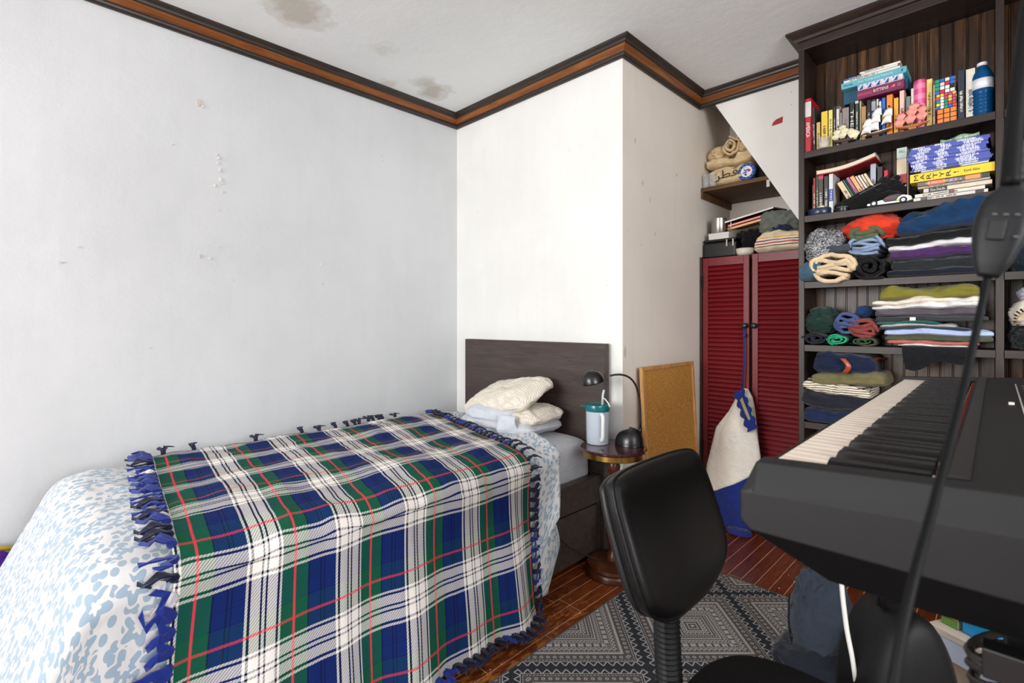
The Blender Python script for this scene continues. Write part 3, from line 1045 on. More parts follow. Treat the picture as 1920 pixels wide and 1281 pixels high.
# flat stack at the divider
book_flat(-.278, -.062, z, z + .015, (212, 206, 198), 'lowest white book of the flat stack on the second shelf', 2.552, .16, band=[(.1, .2, (90, 88, 88)), (.84, .95, (60, 58, 58))])
book_flat(-.274, -.070, z + .0153, z + .029, (222, 214, 200), 'second white book from the bottom of the flat stack', 2.554, .155, yaw=-.01, band=[(.5, .58, (120, 96, 84))])
book_flat(-.247, -.051, z + .0293, z + .047, (216, 202, 180), 'cream book with a black DeLillo block in the flat stack', 2.553, .15, band=[(.08, .36, (34, 34, 32))], txt=[('Don DeLillo', .22, .22, .6, (232, 230, 222))])
book_flat(-.265, -.056, z + .0473, z + .058, (170, 160, 148), 'thin grey magazine below the orange one in the flat stack', 2.556, .16)
book_flat(-.266, -.058, z + .0583, z + .075, (116, 96, 84), 'glossy magazine with orange and purple pictures under the yellow book', 2.556, .16, yaw=.01, band=[(.15, .4, (226, 110, 72)), (.45, .56, (136, 112, 136)), (.68, .88, (232, 150, 90)), (.9, .99, (60, 60, 56))])
my = book_flat(-.289, -.044, z + .0753, z + .111, (240, 206, 40), 'thick bright yellow hardback lettered MARTYR! under the blue magazines', 2.552, .165)
for i, ch in enumerate('MARTYR!'):
    text(ch, (-.270 + i * .0195 + (.002 if ch == '!' else 0), 2.5515, z + .0935), (0, 0, 1), (-1, 0, 0), .0135 if ch != '!' else .014, .022 if ch != '!' else .005, M_black, my)
text('Kaveh Akbar', (-.105, 2.5515, z + .0935), (1, 0, 0), (0, 0, 1), .010, .045, M_black, my)
book_flat(-.255, -.060, z + .1113, z + .120, (196, 200, 206), 'thin pale grey journal lying on the yellow book', 2.556, .16, band=[(.35, .6, (40, 40, 44))])


def mag_mat():
    t = NT('blue magazine spine')
    oi = t.n('ObjectInfo')
    x, y, zz = t.sep(t.coord())
    cb_ = t.n('CombineXYZ')
    t.put(cb_.inputs[0], t.math('ADD', t.math('MULTIPLY', x, 330), t.math('MULTIPLY', oi.outputs['Random'], 900)))
    w = t.noise(cb_.outputs[0], 1, 1, .6)
    xr = t.math('ADD', x, t.math('MULTIPLY', t.math('SUBTRACT', oi.outputs['Random'], .5), .03))
    blk = t.math('ADD', t.math('MULTIPLY', t.math('GREATER_THAN', xr, -.275), t.math('LESS_THAN', xr, -.238)),
                 t.math('ADD', t.math('MULTIPLY', t.math('GREATER_THAN', xr, -.208), t.math('LESS_THAN', xr, -.178)), t.math('MULTIPLY', t.math('GREATER_THAN', xr, -.142), t.math('LESS_THAN', xr, -.088))))
    k = t.math('MULTIPLY', blk, t.math('GREATER_THAN', w, .46))
    a = t.mix(t.math('MULTIPLY', k, .8), rgb((72, 88, 176)), rgb((228, 230, 240)))
    t.base(a, .35)
    return t.m


M_mag = mag_mat()
random.seed(8)
zz = z + .1203
ordn = ['lowest', 'second', 'third', 'fourth', 'fifth', 'sixth', 'seventh', 'eighth', 'ninth', 'tenth', 'eleventh', 'twelfth', 'thirteenth', 'topmost']
for i in range(14):
    j = random.uniform(-.006, .006) + (.006 if i < 6 else -.002)
    lab = ('%s blue magazine of the stack on the yellow book' % ordn[i]) if i in (0, 13) else '%s blue magazine from the bottom of the stack on the yellow book' % ordn[i]
    h = .0068
    t = empty('magazine', (-.175 + j, 2.63, zz), lab, 'magazine', 'blue magazines stacked flat on the second shelf')
    M = Matrix.Translation((-.175 + j, 2.553 + random.uniform(0, .006), zz)) @ Matrix.Rotation(random.uniform(-.012, .012), 4, 'Z')
    c = MB().box(-.117, .115, 0, .0008, 0, h, M=M).box(-.117, .115, 0, .165, 0, .0007, M=M).box(-.117, .115, 0, .165, h - .0007, h - .0002, M=M)
    obj('cover', c, M_mag, t)
    obj('pages', MB().box(-.116, .114, .0008, .164, .0007, h - .0007, M=M), mat('white magazine pages', (222, 222, 228), .6), t)
    zz += h
MAGTOP = zz
# books standing just behind the stack
bk = book_up(-.338, -.305, .240, z, (176, 190, 170), 'pale green book with ALL on its top edge, beside the blue magazines', 2.60, .12, band=[(.83, 1., (196, 212, 206)), (.55, .8, (226, 208, 176)), (.36, .54, (190, 36, 44))])
text('ALL', (-.320, 2.5990, z + .225), (1, 0, 0), (0, 0, 1), .012, .022, cmat((86, 96, 96)), bk)
book_up(-.303, -.297, .2, z, (150, 132, 100), 'thin brown book upright against the ends of the magazines', 2.585, .12)

# candy-shaped glass ornament on the magazines
cd = empty('glass_candy', (-.14, 2.60, MAGTOP), 'green glass ornament shaped like a wrapped candy on the blue magazines', 'ornament')


def candy(u, v):
    x_ = -.198 + .112 * u
    r = .0035 + .0115 * math.exp(-((u - .56) / .22) ** 2) + .010 * max(0, abs(u - .5) - .36) / .14 * (1 if u < .5 else .8)
    a = 2 * PI * v
    return (x_, 2.585 + r * math.cos(a), MAGTOP + .0135 + r * .95 * math.sin(a) * (1 - .25 * max(0, abs(u - .5) - .36) / .14) + .004 * (u - .5))


M_cg = mat('green streaked glass', (150, 178, 150), .12, .5, 14, (6, 1, 1))
obj('sweet', MB().grid(candy, 36, 18, closev=True), M_cg, cd, smooth=True)

# round navy tin with a cream lid dome, and a small black puck
tn = empty('round_tin', (-.614, 2.585, S2), 'round navy tin with a cream domed top in front of the second-shelf books', 'tin')
obj('tin_body', MB().lathe([(.001, 0), (.048, 0), (.050, .003), (.050, .026), (.048, .030), (.036, .031), (.001, .031)], 36, -.614, 2.588, S2), mat('navy enamel', (34, 44, 72), .25), tn, smooth=True, auto=40)
obj('dome', MB().lathe([(.026, .0315), (.024, .042), (.017, .050), (.008, .0535), (.0008, .054)], 28, -.606, 2.600, S2), mat('cream cloth dome', (228, 214, 180), .8, .1, 60), tn, smooth=True)
pk = empty('round_jar', (-.522, 2.566, S2), 'small flat black round jar with a shiny lid beside the navy tin', 'jar')
obj('jar_body', MB().lathe([(.001, 0), (.022, 0), (.023, .002), (.023, .017), (.001, .018)], 28, -.522, 2.566, S2), mat('black jar', (22, 22, 24), .3), pk, smooth=True, auto=40)
obj('lid', MB().lathe([(.0225, .018), (.022, .022), (.001, .0225)], 28, -.522, 2.566, S2), mat('grey lid', (110, 112, 118), .2, metal=.5), pk, smooth=True, auto=40)

# toy car
car = empty('toy_car', (-.356, 2.552, S2), 'white and black toy racing car with red trim on the second shelf', 'toy car')
x0, L = -.43, .148
cp = [(0, .006), (.0, .014), (.03, .019), (.052, .024), (.060, .013), (.098, .013), (.104, .026), (.118, .034), (.135, .030), (.146, .024), (.148, .010), (.13, .005)]
obj('car_body', MB().prism([(x0 + p, S2 + q) for p, q in cp], lambda p, q, t: (p, t, q), 2.539, 2.587), mat('white toy plastic', (232, 232, 230), .3), car, bevel=.0015)
obj('cockpit', MB().prism([(x0 + p, S2 + q) for p, q in [(.05, .014), (.056, .030), (.075, .040), (.1, .042), (.12, .036), (.108, .014)]], lambda p, q, t: (p, t, q), 2.541, 2.585), mat('black toy plastic', (20, 20, 22), .3), car, bevel=.002)
obj('trim_stripe', MB().box(x0 + .062, x0 + .10, 2.5375, 2.5405, S2 + .026, S2 + .0285), cmat((206, 30, 34)), car)
obj('badge', MB().box(x0 + .098, x0 + .106, 2.5375, 2.5395, S2 + .010, S2 + .015), cmat((160, 206, 40)), car)
for wx in (.024, .121):
    for yy in (2.536, 2.578):
        Mw = Matrix.Translation((x0 + wx, yy + .010, S2 + .0125)) @ Matrix.Rotation(PI / 2, 4, 'X')
        w = obj('wheel', MB().lathe([(.004, 0), (.0125, 0), (.0125, .010), (.004, .0102)], 20, M=Mw), mat('black tyre', (24, 24, 26), .7), car)
        obj('rim', MB().lathe([(.001, .0101), (.0075, .0104), (.007, .0112), (.001, .0112)], 10, M=Mw), mat('grey rim', (150, 152, 156), .3, metal=.7), w)

# ================================================================== CLOTHES
def sway(x, z):
    """the gentle sag shared by everything stacked on one shelf"""
    base = max(q for q in (S6, S5, S4, S3, 1.472, 1.885, 0) if q <= z + .004)
    k = min(1, max(0, z - base - .004) / .06)
    return k * (.011 * noise.noise(Vector((x * 6, z * 6, 3))) + .004 * noise.noise(Vector((x * 17, z * 9, 8))))


def folded(x0, x1, z0, z1, yf=2.53, yb=2.735, seed=0, layers=2, wob=.004, tilt=0., nx=64, nc=44, taper=.55, slump=0.):
    """folded garment: rounded slab, folded edges stepping at the front, rumpled top"""
    m = MB()
    hy, hz = (yb - yf) / 2, (z1 - z0) / 2
    yc = (yb + yf) / 2

    def f(u, v):
        t = 2 * u - 1
        e = max(0., 1 - abs(t) ** 7) ** .5
        e = .12 + .88 * e
        a = 2 * PI * v
        ca, sa = math.cos(a), math.sin(a)
        y = yc + hy * math.copysign(abs(ca) ** .45, ca) * (.9 + .1 * e)
        zq = math.copysign(abs(sa) ** .62, sa)
        ez = 1 - (1 - e) * taper
        z = z0 + (zq + 1) * hz * ez + (1 - ez) * hz * .6
        fr = (z - z0) / (2 * hz)
        x = x0 + (x1 - x0) * u
        if ca < -.2:
            if layers > 1:
                fl = fr + .10 * noise.noise(Vector((x * 9, seed, 2)))
                y += .010 * max(0, 1 - abs(((fl * layers) % 1.) - .0) * 5) + .010 * max(0, 1 - abs(((fl * layers) % 1.) - 1.) * 5)
            y += .012 * noise.noise(Vector((x * 8, seed * 2.3, fr * 1.5)))
        q = Vector((x * 10 + seed * 3.1, y * 9, z * 16))
        r = (.5 - abs(noise.noise(q * 1.5 + Vector((5, 5, 5))))) * 2
        d = noise.noise(q) * wob * 1.8 + noise.noise(q * 3.1) * wob * .7 + r * wob * .8
        top = max(0., zq)
        z += d * (.25 + .75 * top) * (1 if fr > .08 else .1)
        if ca < -.3:
            y -= d * 1.2
        z += tilt * (x - x0) - slump * math.sin(PI * u) * fr
        z += sway(x, z)
        return (x, y, z)
    m.grid(f, nx, nc, closev=True)
    m.f += [tuple(j * nx for j in range(nc)), tuple(j * nx + nx - 1 for j in range(nc))]
    m.mi += [0, 0]
    return m


def rolled(cx, cz, rx, rz, yf=2.53, yb=2.72, turns=2.6, seed=0, serp=False):
    """garment rolled up, its end to the room; serp: the inside lies in loose S folds"""
    m = MB()
    path = []
    if serp:
        n1 = 34
        for i in range(n1):                              # outer wrap
            a = -.4 + (2 * PI - .5) * (1 - i / n1)
            path.append((math.cos(a), math.sin(a)))
        rows = int(turns)
        for r in range(rows):                            # S folds
            h = .62 - 1.24 * (r + .5) / rows
            w = .80 * math.sqrt(max(.05, 1 - h * h))
            sgn = 1 if r % 2 == 0 else -1
            for i in range(14):
                t = i / 13
                path.append((sgn * w * (1 - 2 * t), h + .14 * math.sin(t * 5 + seed + r) - .20 / rows * t))
    else:
        n = int(turns * 32)
        for i in range(n):
            u = i / (n - 1)
            a = seed * 1.7 + 2 * PI * turns * u
            r = .16 + .84 * u ** .9
            path.append((r * math.cos(a) + .10 * (1 - u) * math.cos(seed), r * math.sin(a) + .12 * (1 - u) * math.sin(seed * 2)))
    n = len(path)

    def f(u, v):
        px_, pz_ = path[min(n - 1, int(round(u * (n - 1))))]
        q = Vector((px_ * 1.3, pz_ * 1.3, seed * 2.3))
        w = 1 + .26 * noise.noise(q) + .09 * noise.noise(q * 3.3)
        x = cx + rx * px_ * w
        z = cz + rz * pz_ * w
        y = yf + (yb - yf) * v
        if v == 0:
            y += .020 * noise.noise(Vector((u * 11, seed, 1))) + .012 * (px_ * px_ + pz_ * pz_)
        else:
            x += .007 * noise.noise(Vector((x * 25, y * 16, seed)))
            z += .007 * noise.noise(Vector((z * 25, y * 16, seed + 4)))
        return (x, y, max(z, cz - rz * 1.0))
    m.grid(f, n, 9)
    return m


def heap(c, r, seed=0, amp=.25, flat=.0, n=84, zmin=None):
    """crumpled garment: a lump broken by long creases"""
    m = MB()
    n = max(n, 64)

    def f(u, v):
        a, b = 2 * PI * u, PI * (v - .5)
        d = Vector((math.cos(a) * math.cos(b), math.sin(a) * math.cos(b), math.sin(b)))
        q = d * 1.4 + Vector((seed * 3.7, seed, 0))
        wq = Vector((noise.noise(q + Vector((9, 0, 0))), noise.noise(q + Vector((0, 9, 0))), noise.noise(q + Vector((0, 0, 9))))) * .55
        p2 = Vector((q.x * 1.2, q.y * 1.2, q.z * 2.4)) + wq
        rid = .5 - abs(noise.noise(p2 * 1.5)) * 1.9
        rid2 = .5 - abs(noise.noise(p2 * 3.4 + Vector((3, 3, 3)))) * 1.9
        w = 1 + amp * (noise.noise(q) * .9 + rid * .75 + rid2 * .38)
        p = Vector((c[0] + r[0] * d.x * w, c[1] + r[1] * d.y * w, c[2] + r[2] * d.z * w))
        lo = c[2] - r[2] * (1 - flat) if zmin is None else zmin
        if p.z < lo:
            p.z = lo + (p.z - lo) * .02
        return p
    m.grid(f, n, n // 2, closeu=True)
    return m


GRP = {3: 'clothes on the third shelf', 4: 'clothes on the fourth shelf', 5: 'clothes on the fifth shelf'}


def garment(name, mb, col, label, cat, grp=None, solid=0, knit=0., var=.12, m=None):
    o = obj(name, mb, m or cloth('cloth_%d_%d_%d' % col, col, var, knit), None, smooth=True, solid=solid, recalc=not solid)
    return tag(o, label, cat, grp)


# ---- second shelf: black jacket thrown over the leaning books
_hp = heap((0, 0, 0), (1, 1, 1), 23, .26, n=110, zmin=-.55)
_jk = MB()
for (x, y, z_) in _hp.v:
    t = min(1, max(0, (x + 1.15) / 2.3))
    hh = .018 + .155 * t ** .85
    _jk.v.append((-.435 + .142 * x + .012 * y * t, 2.603 + (.030 + .018 * t) * y, S2 + .002 + hh * max(0, z_ + .55) / 1.6))
_jk.f, _jk.mi = _hp.f, _hp.mi
garment('jacket', _jk, (12, 12, 13), 'crumpled black zip jacket thrown over the leaning books', 'jacket')
obj('zip', MB().tube([(-.46, 2.560, S2 + .066), (-.42, 2.554, S2 + .082), (-.385, 2.552, S2 + .096)], .0016, 6), mat('silver zip', (170, 172, 178), .3, metal=.8), C.objects['jacket'])

# ---- third shelf
z = S3
G = GRP[3]
def knit_mat():
    t = NT('grey marled knit')
    v = t.n('TexVoronoi')
    t.put(v.inputs['Vector'], t.coord((1, 1, 1.6)))
    v.inputs['Scale'].default_value = 210
    a = t.ramp(v.outputs['Color'], [(.2, (40, 42, 46)), (.55, (128, 130, 134)), (.85, (214, 214, 216))])
    t.base(a, .95, 0, .2)
    t.bump(v.outputs['Distance'], .8, .003)
    return t.m


M_knit = knit_mat()
garment('jeans', folded(-.681, -.592, z, z + .092, 2.515, 2.73, 1, 1, .008), (62, 92, 110), 'faded teal denim folded at the side panel of the third shelf', 'jeans', G)
garment('wool_jumper', heap((-.60, 2.62, z + .155), (.088, .10, .085), 2, .22, n=64, zmin=z + .094), (90, 90, 92), 'grey marled knit jumper heaped at the side panel of the third shelf', 'jumper', G, m=M_knit)
garment('rolled_jumper', rolled(-.548, z + .055, .080, .060, 2.49, 2.70, 4, 3, True), (226, 202, 166), 'rolled cream ribbed jumper hanging over the third shelf edge', 'jumper', G, solid=.0165, knit=.5)
garment('slate_shirt', folded(-.585, -.49, z + .118, z + .150, 2.535, 2.73, 4, 2, .006, taper=.8), (66, 72, 84), 'slate grey shirt wedged between the knit jumper and the cream roll', 'shirt', G)
garment('rolled_shirt', rolled(-.424, z + .052, .066, .052, 2.52, 2.72, 2.5, 5), (13, 13, 14), 'black sweatshirt rolled up beside the cream ribbed roll', 'sweatshirt', G, solid=.011)
garment('rolled_shirt', rolled(-.436, z + .142, .062, .038, 2.53, 2.72, 4, 6, True), (134, 154, 182), 'light blue denim shirt rolled above the black sweatshirt', 'shirt', G, solid=.0108)
garment('rolled_shirt', rolled(-.440, z + .190, .054, .030, 2.535, 2.72, 2, 2, True), (84, 100, 72), 'olive green T-shirt roll wrapped by the orange sweatshirt', 'T-shirt', G, solid=.016)
garment('orange_sweatshirt', heap((-.420, 2.640, z + .222), (.100, .098, .062), 8, .24, n=64, zmin=z + .17), (226, 64, 38), 'bright orange-red sweatshirt bunched under the second shelf', 'sweatshirt', G)
Y0 = 2.528
garment('folded_trousers', folded(-.362, -.050, z, z + .030, Y0, 2.735, 11, 1, .004), (20, 26, 40), 'dark navy trousers lowest in the third-shelf stack', 'trousers', G)
garment('folded_sweater', folded(-.350, -.052, z + .029, z + .072, Y0 + .003, 2.735, 12, 2, .006), (36, 41, 45), 'charcoal sweater under the purple shirt', 'sweater', G)
garment('folded_shirt', folded(-.352, -.055, z + .070, z + .110, Y0 - .002, 2.735, 13, 2, .008, tilt=.01), (72, 40, 92), 'purple folded shirt in the third-shelf stack', 'shirt', G)
garment('folded_shirt', folded(-.358, -.055, z + .106, z + .130, Y0 + .004, 2.735, 14, 1, .005, taper=.3), (220, 218, 220), 'white folded shirt just above the purple one', 'shirt', G)
garment('folded_shirt', folded(-.366, -.056, z + .128, z + .166, Y0 + .006, 2.735, 15, 2, .007), (18, 19, 20), 'black folded T-shirt below the blue sweatshirt', 'T-shirt', G)
garment('folded_sweatshirt', folded(-.330, -.058, z + .163, z + .250, Y0, 2.735, 16, 2, .014, tilt=.10), (16, 54, 92), 'large blue sweatshirt on top of the third-shelf stack', 'sweatshirt', G)

# ---- fourth shelf
z = S4
G = GRP[4]
garment('rolled_shirt', rolled(-.622, z + .027, .050, .026, 2.52, 2.72, 2.2, 1), (30, 32, 46), 'dark slate rolled shirt at the side panel of the fourth shelf', 'shirt', G, solid=.006)
garment('dark_green_sweater', heap((-.607, 2.625, z + .105), (.076, .095, .062), 12, .20, n=60, zmin=z + .054), (20, 50, 42), 'dark green sweater bunched on the fourth shelf', 'sweater', G)
garment('rolled_shirt', rolled(-.535, z + .024, .042, .023, 2.515, 2.72, 2.6, 4), (30, 168, 122), 'bright mint green rolled shirt on the fourth shelf', 'shirt', G, solid=.005)
garment('rolled_shirt', rolled(-.504, z + .097, .042, .040, 2.525, 2.72, 4, 9, True), (70, 86, 130), 'blue patterned rolled shirt above the mint green one', 'shirt', G, solid=.0112)
garment('blue_cloth', heap((-.458, 2.66, z + .145), (.034, .06, .030), 14, .15, n=40, zmin=z + .112), (40, 72, 120), 'royal blue cloth bundle behind the maroon roll', 'cloth', G)
garment('rolled_shirt', rolled(-.446, z + .018, .044, .018, 2.53, 2.72, 2.3, 7), (66, 84, 54), 'olive green small roll under the maroon one', 'shirt', G, solid=.005)
garment('rolled_shirt', rolled(-.448, z + .074, .048, .036, 2.52, 2.72, 3, 2, True), (136, 62, 58), 'maroon rolled sweatshirt on the fourth shelf', 'sweatshirt', G, solid=.0135)
garment('dark_trousers', heap((-.55, 2.68, z + .075), (.05, .06, .065), 3, .2, n=40, zmin=z + .01), (34, 38, 60), 'dark navy bundle tucked behind the mint roll', 'cloth', G)
# a shirt hanging over the shelf front


def hang(u, v):
    x = -.312 + .195 * u
    w = noise.noise(Vector((u * 6, v * 3, 3))) * .008 + .006 * math.sin(u * 17 + 2 * v)
    if v < .25:
        return (x, 2.70 - (2.70 - 2.526) * v / .25, z + .003 + .002 * abs(w) * 50 * .05)
    q = (v - .25) / .75
    drop = .088 - .045 * u + .012 * math.sin(u * 9)
    return (x + .012 * q, 2.5265 - .010 * math.sin(PI * min(1, q * 1.2)) - abs(w) * q - .004, z + .003 - drop * q)


garment('hanging_shirt', MB().grid(hang, 50, 40), (15, 17, 22), 'black shirt hanging down over the front of the fourth shelf', 'shirt', G, solid=.005)
st = [(-.328, -.115, .006, .013, (214, 214, 212), 1, 'thin white T-shirt directly on the hanging black shirt', 'T-shirt'),
      (-.360, -.085, .013, .028, (190, 100, 92), 1, 'salmon pink shirt low in the fourth-shelf stack', 'shirt'),
      (-.368, -.047, .027, .048, (82, 88, 66), 2, 'army green shirt below the pale blue one', 'shirt'),
      (-.370, -.046, .046, .074, (176, 192, 224), 2, 'pale blue shirt bulging at the divider', 'shirt'),
      (-.388, -.10, .070, .082, (36, 52, 72), 1, 'dark blue shirt above the pale blue one', 'shirt'),
      (-.386, -.15, .080, .094, (176, 176, 176), 1, 'light grey shirt in the middle of the stack', 'shirt'),
      (-.398, -.20, .090, .106, (32, 96, 86), 1, 'teal green shirt in the middle of the stack', 'shirt'),
      (-.400, -.06, .102, .124, (58, 62, 68), 2, 'dark grey shirt with a white tag', 'shirt'),
      (-.402, -.07, .122, .152, (92, 86, 94), 2, 'mauve-grey speckled shirt below the white ones', 'shirt'),
      (-.412, -.075, .150, .172, (228, 228, 226), 1, 'white T-shirt, the lower of two bright white ones', 'T-shirt'),
      (-.410, -.078, .169, .192, (232, 222, 206), 1, 'ivory shirt just under the olive top', 'shirt'),
      (-.386, -.085, .189, .234, (126, 120, 44), 2, 'mustard olive polo shirt topping the fourth-shelf stack', 'polo shirt')]
for i, (a, b_, c, d, col, ly, lab, cat) in enumerate(st):
    garment('folded_shirt', folded(a, b_, z + c, z + d, 2.522 + .003 * (i % 3), 2.733, 30 + i, ly, .004 + .004 * (i > 7), taper=.6, tilt=.015 if i > 6 else 0), col, lab, cat, G)
obj('button', MB().lathe([(.0005, 0), (.0045, .0003), (.0045, .0012), (.0005, .0014)], 12, -.165, 2.60, z + .2375), M_whitep, [o for o in C.objects if o.get('label', '').startswith('mustard olive polo')][0])
obj('care_tag', MB().box(-.286, -.268, 2.5185, 2.5212, z + .108, z + .121), M_whitep, [o for o in C.objects if o.get('label', '').startswith('dark grey shirt with a white')][0])

# ---- fifth shelf
z = S5
G = GRP[5]
garment('folded_jeans', folded(-.664, -.455, z, z + .075, 2.515, 2.735, 51, 3, .006), (24, 38, 72), 'dark blue jeans lowest on the fifth shelf', 'jeans', G)
garment('folded_trousers', folded(-.668, -.430, z + .073, z + .150, 2.508, 2.735, 52, 2, .010), (32, 34, 44), 'charcoal trousers folded above the dark blue jeans', 'trousers', G)


def stripe_mat():
    t = NT('cream cloth with dark stripes')
    x, y, zz = t.sep(t.coord())
    f = t.math('GREATER_THAN', t.math('FRACT', t.math('MULTIPLY', t.math('ADD', zz, t.math('MULTIPLY', t.noise(t.coord(), 20, 2), .012)), 105)), .72)
    t.base(t.mix(f, rgb((226, 216, 196)), rgb((34, 32, 34))), .9, 0, .2)
    return t.m


garment('striped_shirt', folded(-.663, -.415, z + .148, z + .196, 2.506, 2.735, 53, 4, .008, tilt=-.10), (226, 216, 196), 'cream shirt with thin black stripes on the fifth shelf', 'shirt', G, m=stripe_mat())
garment('folded_trousers', folded(-.628, -.365, z + .175, z + .232, 2.512, 2.735, 54, 2, .008), (112, 106, 70), 'khaki olive trousers under the belted navy ones', 'trousers', G)
nb = empty('navy_trousers', (-.52, 2.62, z + .23), 'navy trousers with a brown leather belt, folded on the khaki pair', 'trousers', G)
obj('cloth_body', folded(-.626, -.400, z + .229, z + .310, 2.515, 2.735, 55, 4, .010), cloth('navy cloth', (20, 30, 58)), nb, smooth=True)
obj('belt', MB().grid(lambda u, v: (-.515 + .022 * v + .016 * math.sin(3.5 * u), 2.505 - .006 * math.sin(PI * u), z + .232 + .062 * u), 14, 4), mat('brown leather', (150, 62, 28), .3, .15, 60), nb, smooth=True, solid=.004)
obj('belt', MB().tube([(-.43, 2.56, z + .285), (-.40, 2.62, z + .295), (-.395, 2.70, z + .29)], .006, 8), mat('brown leather', (150, 62, 28), .3), nb, smooth=True)
# lower shelf, mostly hidden by the keyboard
garment('white_bundle', heap((-.60, 2.62, S6 + .06), (.06, .09, .06), 61, .2, n=44, zmin=S6 + .001), (206, 206, 204), 'white cloth bundle low on the sixth shelf', 'cloth', None)

# ---- right bay of the bookcase
G = 'things in the second bay of the bookcase'
hat = empty('straw_hat', (.035, 2.63, S1), 'grey woven hat in the second bay of the bookcase', 'hat', G)
M_hat = mat('grey woven straw', (128, 120, 110), .9, .3, 120, (1, 1, 6), .8, 180, .004)
obj('crown', MB().lathe([(.074, .004), (.072, .05), (.066, .085), (.05, .102), (.025, .108), (.001, .108)], 36, .068, 2.635, S1), M_hat, hat, smooth=True)
obj('brim', MB().lathe([(.07, .006), (.088, .001), (.088, .004), (.07, .010)], 36, .068, 2.635, S1), M_hat, hat, smooth=True)
tc = empty('toy_camera', (.006, 2.565, S1), 'small black and white toy camera in front of the grey hat', 'toy')
obj('camera_body', MB().box(-.010, .024, 2.552, 2.58, S1 + .014, S1 + .046), mat('black toy plastic', (20, 20, 22), .3), tc, bevel=.003)
obj('camera_base', MB().box(-.008, .022, 2.552, 2.58, S1, S1 + .014), mat('white toy plastic', (232, 232, 230), .3), tc, bevel=.003)
garment('grey_bundle', heap((.05, 2.62, S2 + .09), (.06, .09, .09), 71, .25, n=50, zmin=S2 + .001), (92, 92, 94), 'dark grey cloth bundle in the second bay beside the magazines', 'cloth', G)
garment('dark_bundle', heap((.06, 2.63, S3 + .08), (.07, .09, .08), 72, .25, n=50, zmin=S3 + .001), (34, 46, 64), 'dark blue bundle in the second bay on the third shelf', 'cloth', G)
garment('black_bundle', heap((.055, 2.625, S4 + .045), (.062, .09, .045), 73, .22, n=50, zmin=S4 + .001), (30, 36, 38), 'black folded cloth under the printed T-shirt', 'cloth', G)


def tee_mat():
    t = NT('white tee with printed ring')
    co = t.coord()
    d = t.n('VectorMath', operation='DISTANCE')
    t.put(d.inputs[0], co)
    d.inputs[1].default_value = (.055, 2.53, S4 + .10)
    r = d.outputs['Value']
    x, y, zz = t.sep(co)
    ang = t.math('ARCTAN2', t.math('SUBTRACT', zz, S4 + .10), t.math('SUBTRACT', x, .055))
    spk = t.math('GREATER_THAN', t.math('FRACT', t.math('MULTIPLY', ang, 4.5)), .55)
    ring = t.math('MULTIPLY', t.math('GREATER_THAN', r, .046), t.math('LESS_THAN', r, .060))
    a = t.mix(t.math('MULTIPLY', spk, ring), rgb((224, 216, 200)), rgb((40, 40, 46)))
    yel = t.math('MULTIPLY', t.math('GREATER_THAN', r, .041), t.math('LESS_THAN', r, .045))
    a = t.mix(yel, a, rgb((232, 160, 40)))
    t.base(a, .9, 0, .2)
    return t.m


garment('printed_shirt', heap((.052, 2.615, S4 + .125), (.062, .095, .055), 74, .2, n=60, zmin=S4 + .088), (224, 216, 200), 'rolled white T-shirt with a printed ring in the second bay', 'T-shirt', G, m=tee_mat())
garment('lilac_bundle', heap((.065, 2.63, S4 + .205), (.05, .08, .034), 75, .22, n=44, zmin=S4 + .172), (206, 208, 224), 'pale lilac cloth on the printed T-shirt', 'cloth', G)
garment('pale_bundle', heap((.06, 2.62, S5 + .20), (.06, .09, .05), 76, .22, n=44, zmin=S5 + .151), (176, 190, 214), 'pale blue cloth in the second bay on the fifth shelf', 'cloth', G)
garment('black_trousers', folded(-.012, .25, S5, S5 + .152, 2.53, 2.73, 77, 3, .008), (26, 28, 34), 'black trousers in the second bay on the fifth shelf', 'trousers', G)

# ================================================================== CLOSET ALCOVE
SH = 1.885
cs = empty('closet_shelf', (-1.1, 3.04, SH), 'brown wooden shelf across the closet above the red doors', 'shelf')
obj('board', MB().box(XC + .002, -.921, YA + .02, YC - .002, SH - .022, SH), M_shelfw, cs, bevel=.001)
obj('cleat', MB().box(XC + .002, XC + .012, YA + .021, YC - .002, SH - .060, SH - .0225), M_shelfw, cs)
obj('bracket', MB().box(-.927, -.912, YA + .02, YA + .032, SH - .06, SH - .0225), mat('steel bracket', (170, 165, 150), .35, metal=.7), cs)
M_canvas = cloth('canvas tote', (214, 190, 148), .14, .3)
tt = empty('canvas_bag', (-1.16, 3.0, SH), 'beige canvas tote bag folded and printed with black Arabic letters', 'bag')
obj('bag_body', folded(-1.255, -1.015, SH, SH + .115, 2.875, 3.12, 81, 1, .008, taper=.35), M_canvas, tt, smooth=True)
obj('bag_flap', folded(-1.27, -1.01, SH + .108, SH + .165, 2.885, 3.12, 82, 2, .012, tilt=.05, taper=.8), M_canvas, tt, smooth=True)
text('\ufee6\ufec4\ufed7', (-1.155, 2.857, SH + .052), (1, 0, .02), (0, 0, 1), .06, .15, mat('dark bag print', (44, 30, 28), .8), tt)
tt2 = empty('canvas_bag', (-1.18, 3.0, SH + .165), 'second beige canvas bag rolled up on the printed tote', 'bag')
obj('bag_roll', rolled(-1.135, SH + .222, .052, .054, 2.89, 3.1, 2.2, 4), M_canvas, tt2, smooth=True, solid=.010, recalc=False)
obj('bag_fold', heap((-1.225, 2.98, SH + .205), (.062, .09, .042), 83, .24, n=50, zmin=SH + .158), M_canvas, tt2, smooth=True)
obj('bag_strap', MB().grid(lambda u, v: (-1.115 + .075 * u, 2.905 + .03 * v, SH + .255 + .075 * u - .05 * u * u), 12, 3), M_canvas, tt2, smooth=True, solid=.006)
